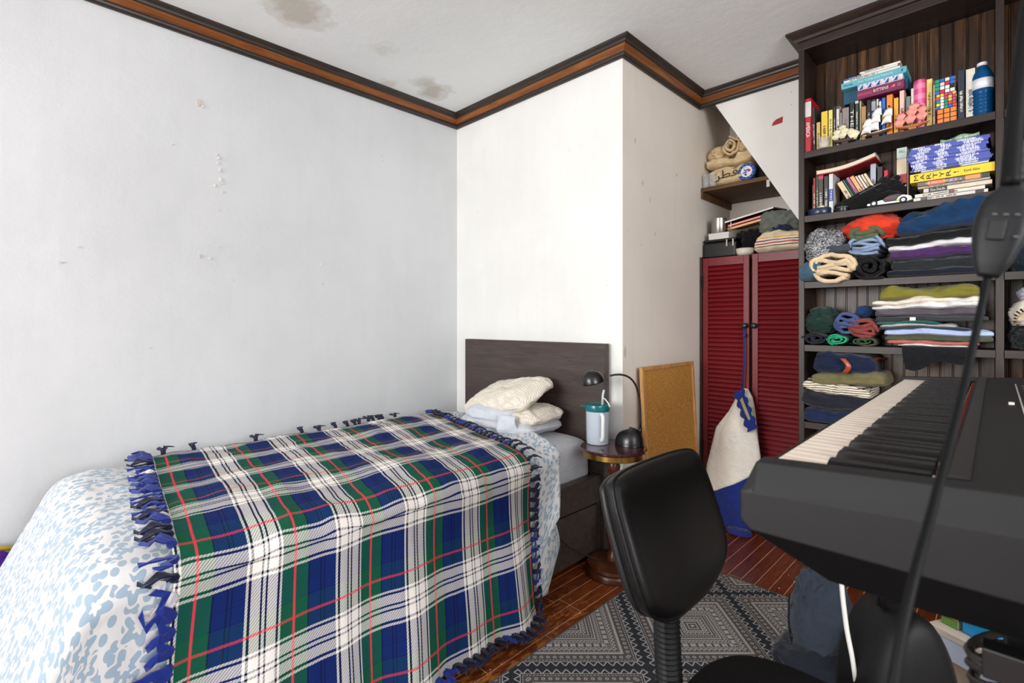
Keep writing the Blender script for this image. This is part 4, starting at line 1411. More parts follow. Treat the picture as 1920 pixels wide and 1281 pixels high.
obj('bag_tail', heap((-1.06, 2.97, SH + .215), (.055, .08, .040), 84, .22, n=44, zmin=SH + .17), M_canvas, tt2, smooth=True)
for i, (gx, gy) in enumerate(((-1.262, 2.868), (-1.222, 2.864))):
    g = empty('drinking_glass', (gx, gy, SH), ('clear cut-glass tumbler nearest the chimney wall on the closet shelf', 'clear tumbler standing just in front of the printed tote bag')[i], 'glass', 'tumblers on the closet shelf')
    pr = [(.001, .0005), (.017, .0005), (.0195, .003), (.022, .078), (.0205, .078), (.0175, .008), (.001, .007)]
    obj('tumbler', MB().lathe(pr, 12 if i == 0 else 24, gx, gy, SH), M_glass, g, smooth=True)
# round blue clock
ck = empty('round_clock', (-1.035, 2.875, SH), 'round blue clock with a bird emblem and red leaf on the closet shelf', 'clock')
Mc = Matrix.Translation((-1.035, 2.868, SH + .049)) @ Matrix.Rotation(PI / 2 - .06, 4, 'X')
obj('case', MB().lathe([(.001, -.02), (.045, -.02), (.048, -.012), (.048, .0), (.046, .003), (.001, .003)], 40, M=Mc), mat('blue clock case', (28, 66, 150), .3), ck, smooth=True, auto=40)
obj('face', MB().lathe([(.001, .0032), (.031, .0032), (.031, .0038), (.001, .0038)], 36, M=Mc), mat('white clock face', (226, 228, 230), .4), ck)
for i in range(12):
    a = i * PI / 6
    obj('hour_mark', MB().lathe([(.0003, .0032), (.0018, .0032), (.0018, .004), (.0003, .004)], 8, M=Mc @ Matrix.Translation((.0385 * math.cos(a), .0385 * math.sin(a), 0))), M_whitep, ck)


def onface(poly, m, nm, h=.0042):
    obj(nm, MB().prism(poly, lambda p, q, t: Mc @ Vector((p, q, t)), .0038, h), m, ck)


bl = cmat((30, 70, 160))
onface([(-.018, .006), (-.004, .009), (.008, .014), (.016, .010), (.006, .004), (-.008, .003)], bl, 'emblem')
onface([(-.022, -.004), (-.006, -.001), (.006, -.002), (.0, -.008), (-.012, -.009)], bl, 'emblem')
onface([(-.014, -.014), (-.002, -.011), (.004, -.020), (-.004, -.024)], cmat((20, 30, 60)), 'emblem')
leaf = []
for k in range(22):
    a = 2 * PI * k / 22
    r = .010 if k % 2 == 0 else .006
    leaf.append((.014 + r * math.cos(a), .003 + r * math.sin(a) * .9))
onface(leaf, cmat((216, 32, 40)), 'leaf_emblem', .0048)
onface([(-.001, -.001), (-.014, .020), (-.0165, .019), (-.003, -.002)], M_black, 'clock_hand', .0054)
garment('dark_cloth', heap((-1.0, 2.99, SH + .055), (.05, .06, .055), 85, .2, n=44, zmin=SH + .001), (52, 54, 44), 'dark olive cloth behind the round blue clock', 'cloth')
# things on the deck above the doors
DK = 1.472
M_blk = mat('black leatherette', (12, 12, 13), .45, .2, 40, bump=.2, bs=120)
bcse = empty('black_case', (-1.19, 2.95, DK), 'black padded equipment case on top of the red doors', 'case')
obj('case_body', MB().box(-1.283, -1.09, 2.862, 3.06, DK, DK + .092), M_blk, bcse, bevel=.014, seg=4)
obj('lid', MB().box(-1.281, -1.092, 2.864, 3.058, DK + .093, DK + .108), M_blk, bcse, bevel=.008, seg=3)
for xx in (-1.145, -1.11):
    obj('clasp', MB().box(xx, xx + .008, 2.858, 2.863, DK + .06, DK + .1), mat('steel bracket', (170, 165, 150), .35), bcse, bevel=.001)
wbx = empty('white_box', (-1.19, 2.93, DK + .108), 'small white cardboard box under the steel mug', 'box')
obj('box_body', MB().box(-1.25, -1.135, 2.872, 2.99, DK + .1085, DK + .142), mat('white card', (216, 212, 206), .7), wbx, bevel=.001)
obj('lid', MB().box(-1.2515, -1.1335, 2.8705, 2.9915, DK + .130, DK + .1445), mat('white card', (216, 212, 206), .7), wbx, bevel=.001)
mg = empty('steel_mug', (-1.21, 2.92, DK + .145), 'brushed steel mug on the white box in the closet', 'mug')
M_steel = mat('brushed steel', (176, 172, 168), .28, .1, 60, (1, 1, 10), metal=1)
obj('mug_body', MB().lathe([(.001, 0), (.043, 0), (.045, .003), (.045, .088), (.043, .088), (.0425, .005), (.001, .004)], 36, -1.208, 2.925, DK + .145), M_steel, mg, smooth=True, auto=40)
obj('handle', MB().tube([(-1.165, 2.915, DK + .218), (-1.146, 2.912, DK + .219), (-1.136, 2.91, DK + .212), (-1.137, 2.91, DK + .172), (-1.147, 2.912, DK + .164), (-1.164, 2.915, DK + .165)], .0035, 8), M_steel, mg, smooth=True)
bw_ = empty('white_bowl', (-1.052, 2.885, DK), 'shallow white ceramic bowl on top of the red doors', 'bowl')
obj('bowl_body', MB().lathe([(.001, 0), (.03, 0), (.044, .012), (.049, .040), (.047, .040), (.041, .014), (.028, .004), (.001, .004)], 36, -1.052, 2.892, DK), mat('white ceramic', (214, 206, 192), .25), bw_, smooth=True)
garment('black_bundle', heap((-1.05, 3.02, DK + .085), (.09, .09, .085), 91, .28, n=56, zmin=DK + .001), (12, 12, 13), 'black cloth and straps heaped behind the white bowl', 'cloth')
# folders lying aslant
for i, (col, dz, lab) in enumerate((((232, 150, 46), 0, 'orange paper folder, lowest of the tilted folders in the closet'), ((206, 26, 40), .018, 'red paper folder between the orange one and the framed board'))):
    Mf = Matrix.Translation((-1.045, 3.03, DK + .196 + dz)) @ Matrix.Rotation(-.16, 4, 'Y') @ Matrix.Rotation(.16, 4, 'X')
    f_ = empty('folder', (-1.045, 3.03, DK + .18 + dz), lab, 'folder', 'folders in the closet')
    obj('cover', MB().box(-.115, .115, -.12, .12, 0, .0035, M=Mf).box(-.115, .115, -.118, .12, .010, .0125, M=Mf), cmat(col), f_)
    obj('papers', MB().box(-.112, .112, -.117, .118, .0036, .0099, M=Mf), M_page, f_)
fb = empty('framed_board', (-1.05, 3.04, DK + .24), 'dark framed picture with a white edge lying over the folders', 'picture frame')
Mf = Matrix.Translation((-1.05, 3.03, DK + .236)) @ Matrix.Rotation(-.17, 4, 'Y') @ Matrix.Rotation(.12, 4, 'X')
obj('backing', MB().box(-.15, .14, -.125, .125, 0, .008, M=Mf), mat('dark maroon board', (70, 30, 28), .5), fb)
obj('edge', MB().box(-.151, .141, -.1275, -.125, .001, .009, M=Mf), M_whitep, fb)
garment('grey_shirt', heap((-.885, 2.955, DK + .165), (.105, .09, .072), 93, .26, n=64, zmin=DK + .09), (108, 116, 108), 'grey-green shirt crumpled on the striped towel', 'shirt')


def towel_mat():
    t = NT('cream towel with coloured stripes')
    x, y, zz = t.sep(t.coord())
    q = t.math('ADD', zz, t.math('MULTIPLY', t.noise(t.coord(), 14, 2), .01))
    f = t.math('FRACT', t.math('MULTIPLY', t.math('SUBTRACT', q, DK), 11.0))
    a = t.ramp(f, [(0, (222, 208, 178)), (.40, (222, 208, 178)), (.45, (40, 36, 48)), (.50, (226, 216, 196)), (.60, (186, 40, 60)), (.66, (232, 222, 206)), (.76, (120, 40, 70)), (.82, (232, 224, 210)), (.92, (236, 170, 60)), (.97, (222, 208, 178))], 'CONSTANT')
    t.base(a, .95, 0, .15)
    return t.m


garment('striped_towel', folded(-1.0, -.745, DK + .002, DK + .100, 2.862, 3.1, 94, 3, .010, taper=.95, slump=-.025), (222, 208, 178), 'cream towel with red and yellow stripes above the closet door', 'towel', m=towel_mat())
garment('navy_bundle', heap((-.87, 2.90, DK + .130), (.05, .04, .024), 95, .25, n=44, zmin=DK + .108), (38, 44, 70), 'navy cloth band lying on the striped towel', 'cloth')

# ================================================================== BED
HX0, HX1 = -2.372, -1.352
SX = -1.372                                   # side face of the bed
bed = empty('bed_frame', (-1.86, 1.0, 0), 'black-brown single bed frame with a plain rectangular headboard', 'bed')
obj('headboard', MB().box(HX0, HX1, 1.965, 2.004, 0, 1.0), M_malm, bed, bevel=.002)
obj('side_rail', MB().box(SX - .03, SX + .005, .035, 1.964, .262, .385), M_malm, bed, bevel=.002)
obj('side_rail', MB().box(HX0, HX0 + .03, .035, 1.964, .02, .385), M_malm, bed, bevel=.002)
obj('footboard', MB().box(HX0, SX + .005, .012, .034, 0, .37), M_malm, bed, bevel=.002)
obj('storage_box', MB().box(SX - .5, SX, 1.0, 1.93, .03, .252), M_malm, bed, bevel=.002)
obj('storage_box', MB().box(SX - .5, SX, .05, .985, .03, .252), M_malm, bed, bevel=.002)
obj('post', MB().box(SX - .03, SX - .002, 1.934, 1.963, 0, .261), M_malm, bed)
obj('slat_base', MB().box(HX0 + .031, SX - .031, .036, 1.963, .30, .315), mat('slat birch', (190, 160, 120), .6), bed)


def rumple(x, y, s, amp):
    q = Vector((x * s, y * s, s * .3))
    return amp * (noise.noise(q) + .5 * (.5 - abs(noise.noise(q * 1.9)) * 2) + .25 * noise.noise(q * 4))


M_sheet = cloth('grey blue sheet', (190, 192, 198), .06)


def matt(u, v):
    # rounded box mattress with a fitted sheet, side creases
    a = 2 * PI * v
    ca, sa = math.cos(a), math.sin(a)
    hx, hz = .462, .118
    x = -1.883 + hx * math.copysign(abs(ca) ** .22, ca)
    z = .437 + hz * math.copysign(abs(sa) ** .3, sa)
    t = 2 * u - 1
    e = max(0, 1 - abs(t) ** 30) ** .5
    y = .10 + 1.857 * u
    x = -1.883 + (x + 1.883) * (.95 + .05 * e)
    z = .437 + (z - .437) * (.8 + .2 * e)
    side = abs(ca) > .6
    w = noise.noise(Vector((y * 16 + z * 9, z * 12, 3))) * .006 * (1 if side else .4)
    return (x + math.copysign(w, ca) * side, y, z + w * (not side))


mb = MB().grid(matt, 90, 72, closev=True)
mb.f += [tuple(j * 90 for j in range(72)), tuple(j * 90 + 89 for j in range(72))]
mb.mi += [0, 0]
tag(obj('mattress', mb, M_sheet, smooth=True), 'mattress in a grey fitted sheet showing beside the pillows', 'mattress')

# ---------------- duvet and blanket share one draped cross-section
def sect(s, lift, zend, flare):
    """distance s (m) from the wall-side edge -> (x, z) of a cover lying on the mattress and hanging on the room side"""
    X0, X1 = -2.345, -1.425
    ztop = .560 + lift
    R = .075
    flat = X1 - X0
    if s < flat:
        x = X0 + s
        return x, ztop - .012 * math.exp(-(s / .05) ** 2) - .010 * max(0, (s - flat + .15) / .15) ** 2, 0
    s2 = s - flat
    arc = R * PI / 2 * .93
    if s2 < arc:
        a = s2 / R
        return X1 + (R + lift) * math.sin(a), ztop - .010 - R * (1 - math.cos(a)) , 0
    a = arc / R
    x1, z1 = X1 + (R + lift) * math.sin(a), ztop - .010 - R * (1 - math.cos(a))
    d = s2 - arc
    drop = z1 - zend
    q = min(1.2, d / max(.01, drop))
    return x1 + flare * q ** 1.3, z1 - d * .985, q


def duvet_mat():
    t = NT('duvet cover with pale blue flowers')
    tc = t.n('TexCoord')
    mp = t.n('Mapping')
    t.put(mp.inputs[0], tc.outputs['UV'])
    mp.inputs['Scale'].default_value = (13.5, 13.5, 1)
    vo = t.n('TexVoronoi')
    vo.voronoi_dimensions = '2D'
    t.put(vo.inputs['Vector'], mp.outputs[0])
    vo.inputs['Scale'].default_value = 1
    vo.inputs['Randomness'].default_value = .8
    d = t.n('VectorMath', operation='SUBTRACT')
    t.put(d.inputs[0], mp.outputs[0])
    t.put(d.inputs[1], vo.outputs['Position'])
    dx, dy, _ = t.sep(d.outputs[0])
    ang = t.math('ARCTAN2', dy, dx)
    rc = t.sep(vo.outputs['Color'])
    r = t.math('SQRT', t.math('ADD', t.math('MULTIPLY', dx, dx), t.math('MULTIPLY', dy, dy)))
    ph = t.math('MULTIPLY', rc[0], 6.28)
    cs5 = t.math('COSINE', t.math('ADD', t.math('MULTIPLY', ang, 5), ph))
    R = t.math('ADD', .345, t.math('MULTIPLY', cs5, .10))
    R = t.math('MULTIPLY', R, t.math('ADD', .75, t.math('MULTIPLY', rc[1], .5)))
    pet = t.math('MULTIPLY', t.math('LESS_THAN', r, R), t.math('GREATER_THAN', r, t.math('MULTIPLY', R, .36)))
    # gap that opens some of the flowers into crescents
    gap = t.math('GREATER_THAN', t.math('COSINE', t.math('ADD', ang, t.math('MULTIPLY', rc[2], 9))), .93)
    pet = t.math('MULTIPLY', pet, t.math('SUBTRACT', 1, gap))
    # little leaves between the flowers
    mp2 = t.n('Mapping')
    t.put(mp2.inputs[0], tc.outputs['UV'])
    mp2.inputs['Scale'].default_value = (36, 27, 1)
    mp2.inputs['Rotation'].default_value = (0, 0, .6)
    v2 = t.n('TexVoronoi')
    v2.voronoi_dimensions = '2D'
    t.put(v2.inputs['Vector'], mp2.outputs[0])
    v2.inputs['Scale'].default_value = 1
    lf = t.math('MULTIPLY', t.math('LESS_THAN', v2.outputs['Distance'], .33), t.math('GREATER_THAN', r, t.math('ADD', R, .10)))
    f = t.math('MAXIMUM', pet, lf)
    a = t.mix(t.math('MULTIPLY', f, .9), rgb((206, 205, 204)), rgb((138, 160, 178)))
    t.base(a, .85, 0, .25)
    t.b.inputs['Sheen Weight'].default_value = .15
    n = t.noise(t.coord(), 26, 4, .6)
    t.bump(t.math('ADD', n, t.math('MULTIPLY', t.noise(t.coord(), 600, 2), .1)), .35, .006)
    return t.m


def plaid_mat():
    t = NT('navy green white tartan fleece')
    tc = t.n('TexCoord')
    u, v, _ = t.sep(tc.outputs['UV'])
    G, N, W, R, K = (20, 82, 60), (17, 36, 94), (236, 230, 223), (206, 62, 76), (16, 20, 56)
    stops = [(0, R), (.013, G), (.155, K), (.168, N), (.30, K), (.313, N), (.345, K), (.358, N), (.485, W), (.515, K), (.540, W), (.640, K), (.660, W), (.690, K), (.710, W), (.805, K), (.830, W), (.853, G), (.987, R)]
    w1 = [(p, (255, 255, 255) if c in (W,) else (0, 0, 0)) for p, c in stops]
    r1 = [(0, (255, 255, 255)), (.013, (0, 0, 0)), (.987, (255, 255, 255))]

    def axis(f):
        return t.ramp(f, stops, 'CONSTANT'), t.ramp(f, w1, 'CONSTANT'), t.ramp(f, r1, 'CONSTANT')
    a, aw, ar = axis(t.math('FRACT', t.math('MULTIPLY', u, 1 / .226)))
    b, bw, br = axis(t.math('SUBTRACT', 1, t.math('FRACT', t.math('MULTIPLY', t.math('SUBTRACT', v, .952 - .245 * 8), 1 / .245))))
    tw = t.math('GREATER_THAN', t.math('FRACT', t.math('MULTIPLY', t.math('ADD', u, v), 120)), .5)
    anyw = t.math('MAXIMUM', aw, bw)
    f = t.math('ADD', t.math('ADD', .16, t.math('MULTIPLY', anyw, .30)), t.math('MULTIPLY', t.math('SUBTRACT', tw, .5), .36))
    f = t.math('ADD', f, t.math('MULTIPLY', br, .36))
    f = t.math('SUBTRACT', f, t.math('MULTIPLY', ar, .22), clamp=True)
    col = t.mix(f, a, b)
    t.base(col, .95, 0, .15)
    t.bump(t.math('ADD', t.math('MULTIPLY', tw, .35), t.noise(t.coord(), 240, 3)), .35, .002)
    return t.m


def sheet_mesh(name, fn, uvfn, nu, nv, m):
    mb = MB().grid(fn, nu, nv)
    me = mb.mesh(name, m, True)
    uv = me.uv_layers.new(name='UVMap')
    co = [uvfn(i / (nu - 1), j / (nv - 1)) for j in range(nv) for i in range(nu)]
    for lp in me.loops:
        uv.data[lp.index].uv = co[lp.vertex_index]
    return me


FLAT = .92
ARC = .075 * PI / 2 * .93


def duv(u, v):
    """u along the bed from foot to head, v across from the wall to the hanging hem"""
    S = FLAT + ARC + .40
    s = S * v
    side = max(0, min(1, (s - FLAT) / (ARC + .40)))
    yh = 1.80 - .16 * min(1, s / FLAT) ** 2 - .03 * side
    hem = .11
    if side > 0:
        # the head-side corner of the cover swings up to a point
        yh = 1.64 - .10 * side
    L = yh - .178
    # foot: the top rolls over the foot of the mattress and hangs down
    foot = .42
    d = u * (L + foot)
    lift = .012 + .012 * noise.noise(Vector((s * 3, d * 3, 4)))
    if d >= foot:
        y = .178 + (d - foot)
        zfall = 0
        yo = 0
    else:
        q = (foot - d)
        a = min(q / .11, 1.1)
        y = .178 - .11 * math.sin(a)
        zfall = .11 * (1 - math.cos(a)) + max(0, q - .11 * 1.1) * .92
        y -= max(0, q - .11 * 1.1) * .46
    x, z, q2 = sect(s, lift, hem, .07)
    if side > 0 and u > .9:
        z += (u - .9) / .1 * .22 * side * (1 if side > .35 else side / .35)
    bunch = math.exp(-((1 - u) * (L + foot) / .05) ** 2)
    z += bunch * (.016 + .012 * noise.noise(Vector((s * 14, 2, 2)))) * (1 - side)
    r = rumple(x, y, 3.2, .012) + rumple(x + 3, y, 9, .004)
    if q2 > 0:
        x += r * 1.4 + .016 * q2 * math.sin(y * 15 + 1.5)
    else:
        z += r
    return (x, y, max(.03, z - zfall * (1 - .75 * q2)))


M_duvet = duvet_mat()
me = sheet_mesh('duvet', duv, lambda u, v: (u * 2.1, v * 1.44), 150, 110, M_duvet)
dv = tag(obj('duvet', me, None, solid=.012), 'white duvet with pale blue flowers hanging over the foot of the bed', 'duvet')

# lower corner of the duvet folded back near the headboard
def flap(u, v):
    s = v
    y0 = 1.50 + .075 * math.sin(PI * min(1, s * 1.05)) - .10 * max(0, s - .55)
    y1 = 1.32
    y = y1 + (y0 - y1) * u
    z = .36 - .30 * s
    return (-1.315 + .045 * s + .010 * math.sin(y * 34 + 3 * s), y, z)


obj('duvet_corner', sheet_mesh('duvet_corner', flap, lambda u, v: (.3 * u, .3 * v), 24, 24, M_duvet), None, dv, solid=.006)

# ---------------- plaid blanket
def blank(u, v):
    S = FLAT + ARC + .485
    s = S * v
    side = max(0, min(1, (s - FLAT) / (S - FLAT)))
    top = min(1, s / FLAT)
    yl = .365 - .10 * top - .06 * side
    yr = 1.665 - .225 * top - .09 * side
    y = yl + (yr - yl) * u
    lift = .034 + .010 * noise.noise(Vector((s * 3, y * 3, 4)))
    x, z, q = sect(s, lift, .03, .115)
    r = rumple(x, y, 3.2, .012) * (1 if q == 0 else 1 - .5 * q) + rumple(x + 7, y + 2, 8, .004)
    if q > 0:
        x += r + q * (.016 * math.sin(y * 16 + .6) + .010 * math.sin(y * 29 + 2 + q))
        y += q * .012 * math.sin(y * 13)
    else:
        z += r
    return (x, y, max(.012 + .006 * (noise.noise(Vector((y * 9, 1, 1))) + 1), z))


M_plaid = plaid_mat()
BL, BS = 1.19, FLAT + ARC + .485
bn = tag(obj('plaid_blanket', sheet_mesh('plaid_blanket', blank, lambda u, v: (u * BL + .226 - .046, v * BS), 190, 190, M_plaid), None, solid=.005), 'navy, green and white tartan fleece blanket with knotted fringe on the bed', 'blanket')

# knotted fringe ties
M_navy = cloth('navy fleece', (22, 40, 120), .15)
M_navy_d = cloth('dark navy fleece', (14, 20, 48), .15)
M_wfl = cloth('white plaid fleece', (196, 192, 196), .3)


def tie_mesh(seed, m, long):
    random.seed(seed)
    b = MB()
    b.lathe([(.001, -.007), (.006, -.006), (.009, 0), (.006, .006), (.001, .007)], 8)
    for k in range(2):
        a0 = random.uniform(-.7, .7) + (.5 if k else -.5)
        ln = long * random.uniform(.75, 1.2)
        up = random.uniform(-.3, .5)
        prev = None
        vs = []
        for i in range(5):
            q = i / 4
            a = a0 + .5 * q * random.uniform(-1, 1)
            c = Vector((math.cos(a) * ln * q, math.sin(a) * ln * q, up * ln * q * (1 - q) * 1.5 + .003))
            w = .008 * (1 - .25 * q)
            nrm = Vector((-math.sin(a), math.cos(a), random.uniform(-.4, .4)))
            vs += [c - nrm * w, c + nrm * w, c + nrm * w + Vector((0, 0, .003)), c - nrm * w + Vector((0, 0, .003))]
        fs = [(i * 4 + j, i * 4 + (j + 1) % 4, i * 4 + 4 + (j + 1) % 4, i * 4 + 4 + j) for i in range(4) for j in range(4)] + [(3, 2, 1, 0), (16, 17, 18, 19)]
        b.add(vs, fs)
    return b.mesh('fringe_tie', m, False)


ties = [tie_mesh(i, [M_navy, M_navy, M_navy_d, M_wfl, M_navy, M_navy_d][i], [.045, .05, .042, .045, .04, .05][i]) for i in range(6)]
random.seed(77)


def put_ties(pts, dirs, k0=0):
    for i, (p, d) in enumerate(zip(pts, dirs)):
        o = bpy.data.objects.new('fringe_tie', ties[random.choice(((0, 1, 4, 3, 0, 1, 2), (0, 2, 2, 5, 5), (2, 5))[k0])])
        C.objects.link(o)
        d = Vector(d).normalized()
        n = Vector((1, 0, 0)) if abs(d.x) < .5 and p[2] < .52 else Vector((0, 0, 1))
        n = (n - d * n.dot(d)).normalized()
        if p[2] < .50 and abs(d.z) > .5:
            n = Vector((1, 0, 0))
            n = (n - d * n.dot(d)).normalized()
        sde = n.cross(d)
        M = Matrix((d, sde, n)).transposed().to_4x4() @ Matrix.Scale(1.35 if k0 == 0 else 1., 4)
        M.translation = Vector(p) + n * .006
        o.matrix_world = M
        o.parent = bn


N1 = 44
vv = [i / (N1 - 1) for i in range(N1)]
put_ties([blank(0, v) for v in vv], [Vector(blank(0, v)) - Vector(blank(.06, v)) for v in vv], 0)
put_ties([blank(1, v) for v in vv], [Vector(blank(1, v)) - Vector(blank(.94, v)) for v in vv], 1)
uu = [.02 + .96 * i / 33 for i in range(34)]
random.seed(12)
uf = sorted(random.uniform(.45, .93) for _ in range(14)) + [.04, .12, .30]
put_ties([blank(u, 0) for u in uf], [Vector(blank(u, 0)) - Vector(blank(u, .05)) + Vector((0, 0, .03)) for u in uf], 2)
put_ties([blank(u, 1) for u in uu], [Vector((.03, .012 * math.sin(u * 40), -.006)) for u in uu], 1)

# ---------------- pillows
def pillow(c, r, rz, rx, seed, ry=0, pinch=.5):
    M = Matrix.Translation(c) @ Matrix.Rotation(rz, 4, 'Z') @ Matrix.Rotation(ry, 4, 'Y') @ Matrix.Rotation(rx, 4, 'X')

    def f(u, v):
        a, b = 2 * PI * u, PI * (v - .5)
        ca, sa = math.cos(a), math.sin(a)
        ex = .42
        cx, sx_ = math.copysign(abs(ca) ** ex, ca), math.copysign(abs(sa) ** ex, sa)
        cb = max(0., math.cos(b)) ** .55
        sb_ = math.copysign(abs(math.sin(b)) ** .9, math.sin(b))
        x, y = cx * cb, sx_ * cb
        ed = max(abs(x), abs(y))
        z = sb_ * (1 - pinch * ed ** 4)
        q = Vector((x * 2 + seed, y * 2, z + seed))
        w = .16 * noise.noise(q) + .13 * (.5 - abs(noise.noise(q * 1.7)) * 2) + .07 * (.5 - abs(noise.noise(q * 4)) * 2)
        return M @ Vector((r[0] * x * (1 + .04 * noise.noise(q * 2)), r[1] * y * (1 + .05 * noise.noise(q * 2.5)), r[2] * (z + w)))
    return MB().grid(f, 80, 40, closeu=True)


def waffle_mat():
    t = NT('beige waffle pillowcase')
    x, y, z = t.sep(t.coord())
    a = t.math('SINE', t.math('MULTIPLY', t.math('ADD', x, y), 330))
    b = t.math('SINE', t.math('MULTIPLY', t.math('SUBTRACT', t.math('ADD', z, x), y), 330))
    h = t.math('MULTIPLY', a, b)
    t.base(t.mix(t.maprange(h, -.6, .6), rgb((214, 204, 188)), rgb((232, 225, 213))), .9, 0, .2)
    t.bump(t.math('ADD', h, t.math('MULTIPLY', t.noise(t.coord(), 24, 3), 2)), .4, .004)
    return t.m


M_waf = waffle_mat()
M_pblue = cloth('pale blue pillowcase', (196, 202, 210), .06)
pw = empty('pillow', (-1.80, 1.80, .56), 'grey-blue pillow lying flat at the headboard under the others', 'pillow')
obj('pillow_body', pillow((-1.80, 1.785, .600), (.255, .155, .050), .04, 0, 3), M_sheet, pw, smooth=True)
pw = empty('pillow', (-1.75, 1.80, .64), 'beige waffle pillow half inside a pale grey pillowcase, in the middle', 'pillow')
obj('pillow_body', pillow((-1.735, 1.80, .648), (.195, .14, .048), .05, .05, 5), M_waf, pw, smooth=True)
obj('pillowcase', pillow((-1.83, 1.79, .645), (.19, .158, .052), .05, .05, 6), M_pblue, pw, smooth=True)


def pflap(u, v):
    x = -1.665 + .055 * u + .01 * v
    return (x, 1.625 - .02 * math.sin(PI * u) + .02 * v + .006 * math.sin(9 * u), .685 - .115 * u ** .8 - .02 * v)


obj('case_flap', MB().grid(lambda u, v: (-1.72 + .10 * u + .015 * v, 1.612 + .03 * u + .008 * math.sin(6 * v + 3 * u), .665 - .085 * v), 14, 14), M_pblue, pw, smooth=True, solid=.003)
pw = empty('pillow', (-1.84, 1.78, .72), 'beige waffle pillow slumped on top of the pile against the headboard', 'pillow')
obj('pillow_body', pillow((-1.850, 1.815, .718), (.255, .150, .060), -.08, .42, 8, ry=-.16), M_waf, pw, smooth=True)

# purple cloth beyond the foot of the bed
garment('purple_blanket', heap((-2.425, -.20, .17), (.082, .26, .19), 17, .12, n=60, zmin=.004), (78, 30, 140), 'purple cloth bundle on the floor past the foot of the bed', 'cloth')
obj('yellow_trim', MB().tube([(-2.47, -.22, .352), (-2.455, -.10, .345), (-2.45, .0, .318)], .008, 8), cloth('yellow trim', (216, 186, 60)), C.objects['purple_blanket'], smooth=True)

# ================================================================== BEDSIDE TABLE
TX, TY = -1.240, 1.872
TT = .555
M_tw = wood('reddish turned wood', (44, 20, 11), (72, 36, 20), (104, 58, 34), (1, 1, 6), .3, 8)
M_top = mat('dark red marble top', (62, 26, 28), .12, .45, 26, (1, 1, 1), coat=.4)
M_brass = mat('brass rim', (196, 160, 84), .25, .1, 30, metal=1)
tb = empty('side_table', (TX, TY, 0), 'small round pedestal table with a dark red top and brass rim', 'table')
obj('table_top', MB().lathe([(.001, TT - .014), (.141, TT - .014), (.144, TT - .010), (.144, TT - .003), (.141, TT), (.001, TT)], 56, TX, TY), M_top, tb, smooth=True, auto=30)
obj('rim', MB().lathe([(.10, TT - .040), (.132, TT - .040), (.134, TT - .037), (.134, TT - .016), (.132, TT - .0142), (.10, TT - .0142)], 56, TX, TY), M_brass, tb, smooth=True, auto=30)
obj('pedestal', MB().lathe([(.03, .052), (.033, .060), (.028, .08), (.020, .095), (.018, .11), (.024, .13), (.029, .16), (.029, .22), (.024, .30), (.018, .375), (.015, .398), (.022, .408), (.022, .417), (.016, .423), (.018, .432), (.028, .455), (.030, .470), (.024, .490), (.018, .502), (.03, .512), (.03, .514)], 32, TX, TY), M_tw, tb, smooth=True)
obj('base', MB().lathe([(.001, 0), (.118, 0), (.124, .006), (.124, .022), (.119, .030), (.112, .032), (.116, .036), (.114, .048), (.10, .054), (.05, .058), (.035, .062), (.001, .062)], 56, TX, TY), M_tw, tb, smooth=True, auto=40)

# water jug
JX, JY = -1.322, 1.868
jg = empty('water_jug', (JX, JY, TT), 'clear plastic water jug with a teal lid and white handle on the table', 'jug')


def jug_mat():
    t = NT('frosted clear plastic')
    t.base(rgb((216, 226, 238)), .25)
    t.b.inputs['Alpha'].default_value = .62
    return t.m


obj('jug_body', MB().lathe([(.001, .001), (.046, .001), (.049, .004), (.052, .155), (.0505, .155), (.0475, .006), (.001, .005)], 40, JX, JY, TT), jug_mat(), jg, smooth=True, auto=50)
ld = obj('lid', MB().lathe([(.050, .148), (.0545, .148), (.055, .153), (.055, .170), (.0535, .176), (.044, .178), (.040, .174), (.001, .174)], 40, JX, JY, TT), mat('teal translucent lid', (10, 104, 110), .2), jg, smooth=True, auto=40)
obj('pour_tab', MB().box(JX - .072, JX - .045, JY - .030, JY - .012, TT + .160, TT + .168), mat('teal translucent lid', (10, 104, 110), .2), ld, bevel=.002)
Mh = Matrix.Translation((JX, JY, TT)) @ Matrix.Rotation(-.62, 4, 'Z')
hp = [(.048, .138), (.058, .140), (.070, .134), (.073, .120), (.071, .085), (.070, .05), (.066, .030), (.056, .024), (.048, .028)]
hb = MB()
for i in range(len(hp) - 1):
    pass
hb.tube([Mh @ Vector((a, 0, q)) for a, q in hp], .0085, 10)
obj('handle', hb, mat('white plastic', (232, 232, 230), .35), jg, smooth=True)
obj('straw', MB().tube([(JX + .022, JY + .006, TT + .174), (JX + .024, JY + .007, TT + .22), (JX + .029, JY + .009, TT + .243)], .0055, 10), mat('frosted straw', (206, 210, 214), .3), jg, smooth=True)
obj('straw_cap', MB().tube([(JX + .025, JY + .0, TT + .208), (JX + .038, JY + .004, TT + .203), (JX + .052, JY + .008, TT + .186), (JX + .060, JY + .01, TT + .170)], [.0028, .0028, .0028, .005], 8), mat('white plastic', (232, 232, 230), .35), jg, smooth=True)
mk = MB()
for i in range(12):
    a = PI * 1.28
    zz = TT + .02 + i * .0105
    rr = .0496 + .003 * i / 12 + .0006
    mk.box(JX + rr * math.cos(a) - .001, JX + rr * math.cos(a) + .001, JY + rr * math.sin(a) - .006, JY + rr * math.sin(a) + .006 * (i % 3 == 0), zz, zz + .0008)
o = obj('measure_mark', mk, mat('grey print', (120, 130, 140), .6), jg)
o['kind'] = 'stuff'

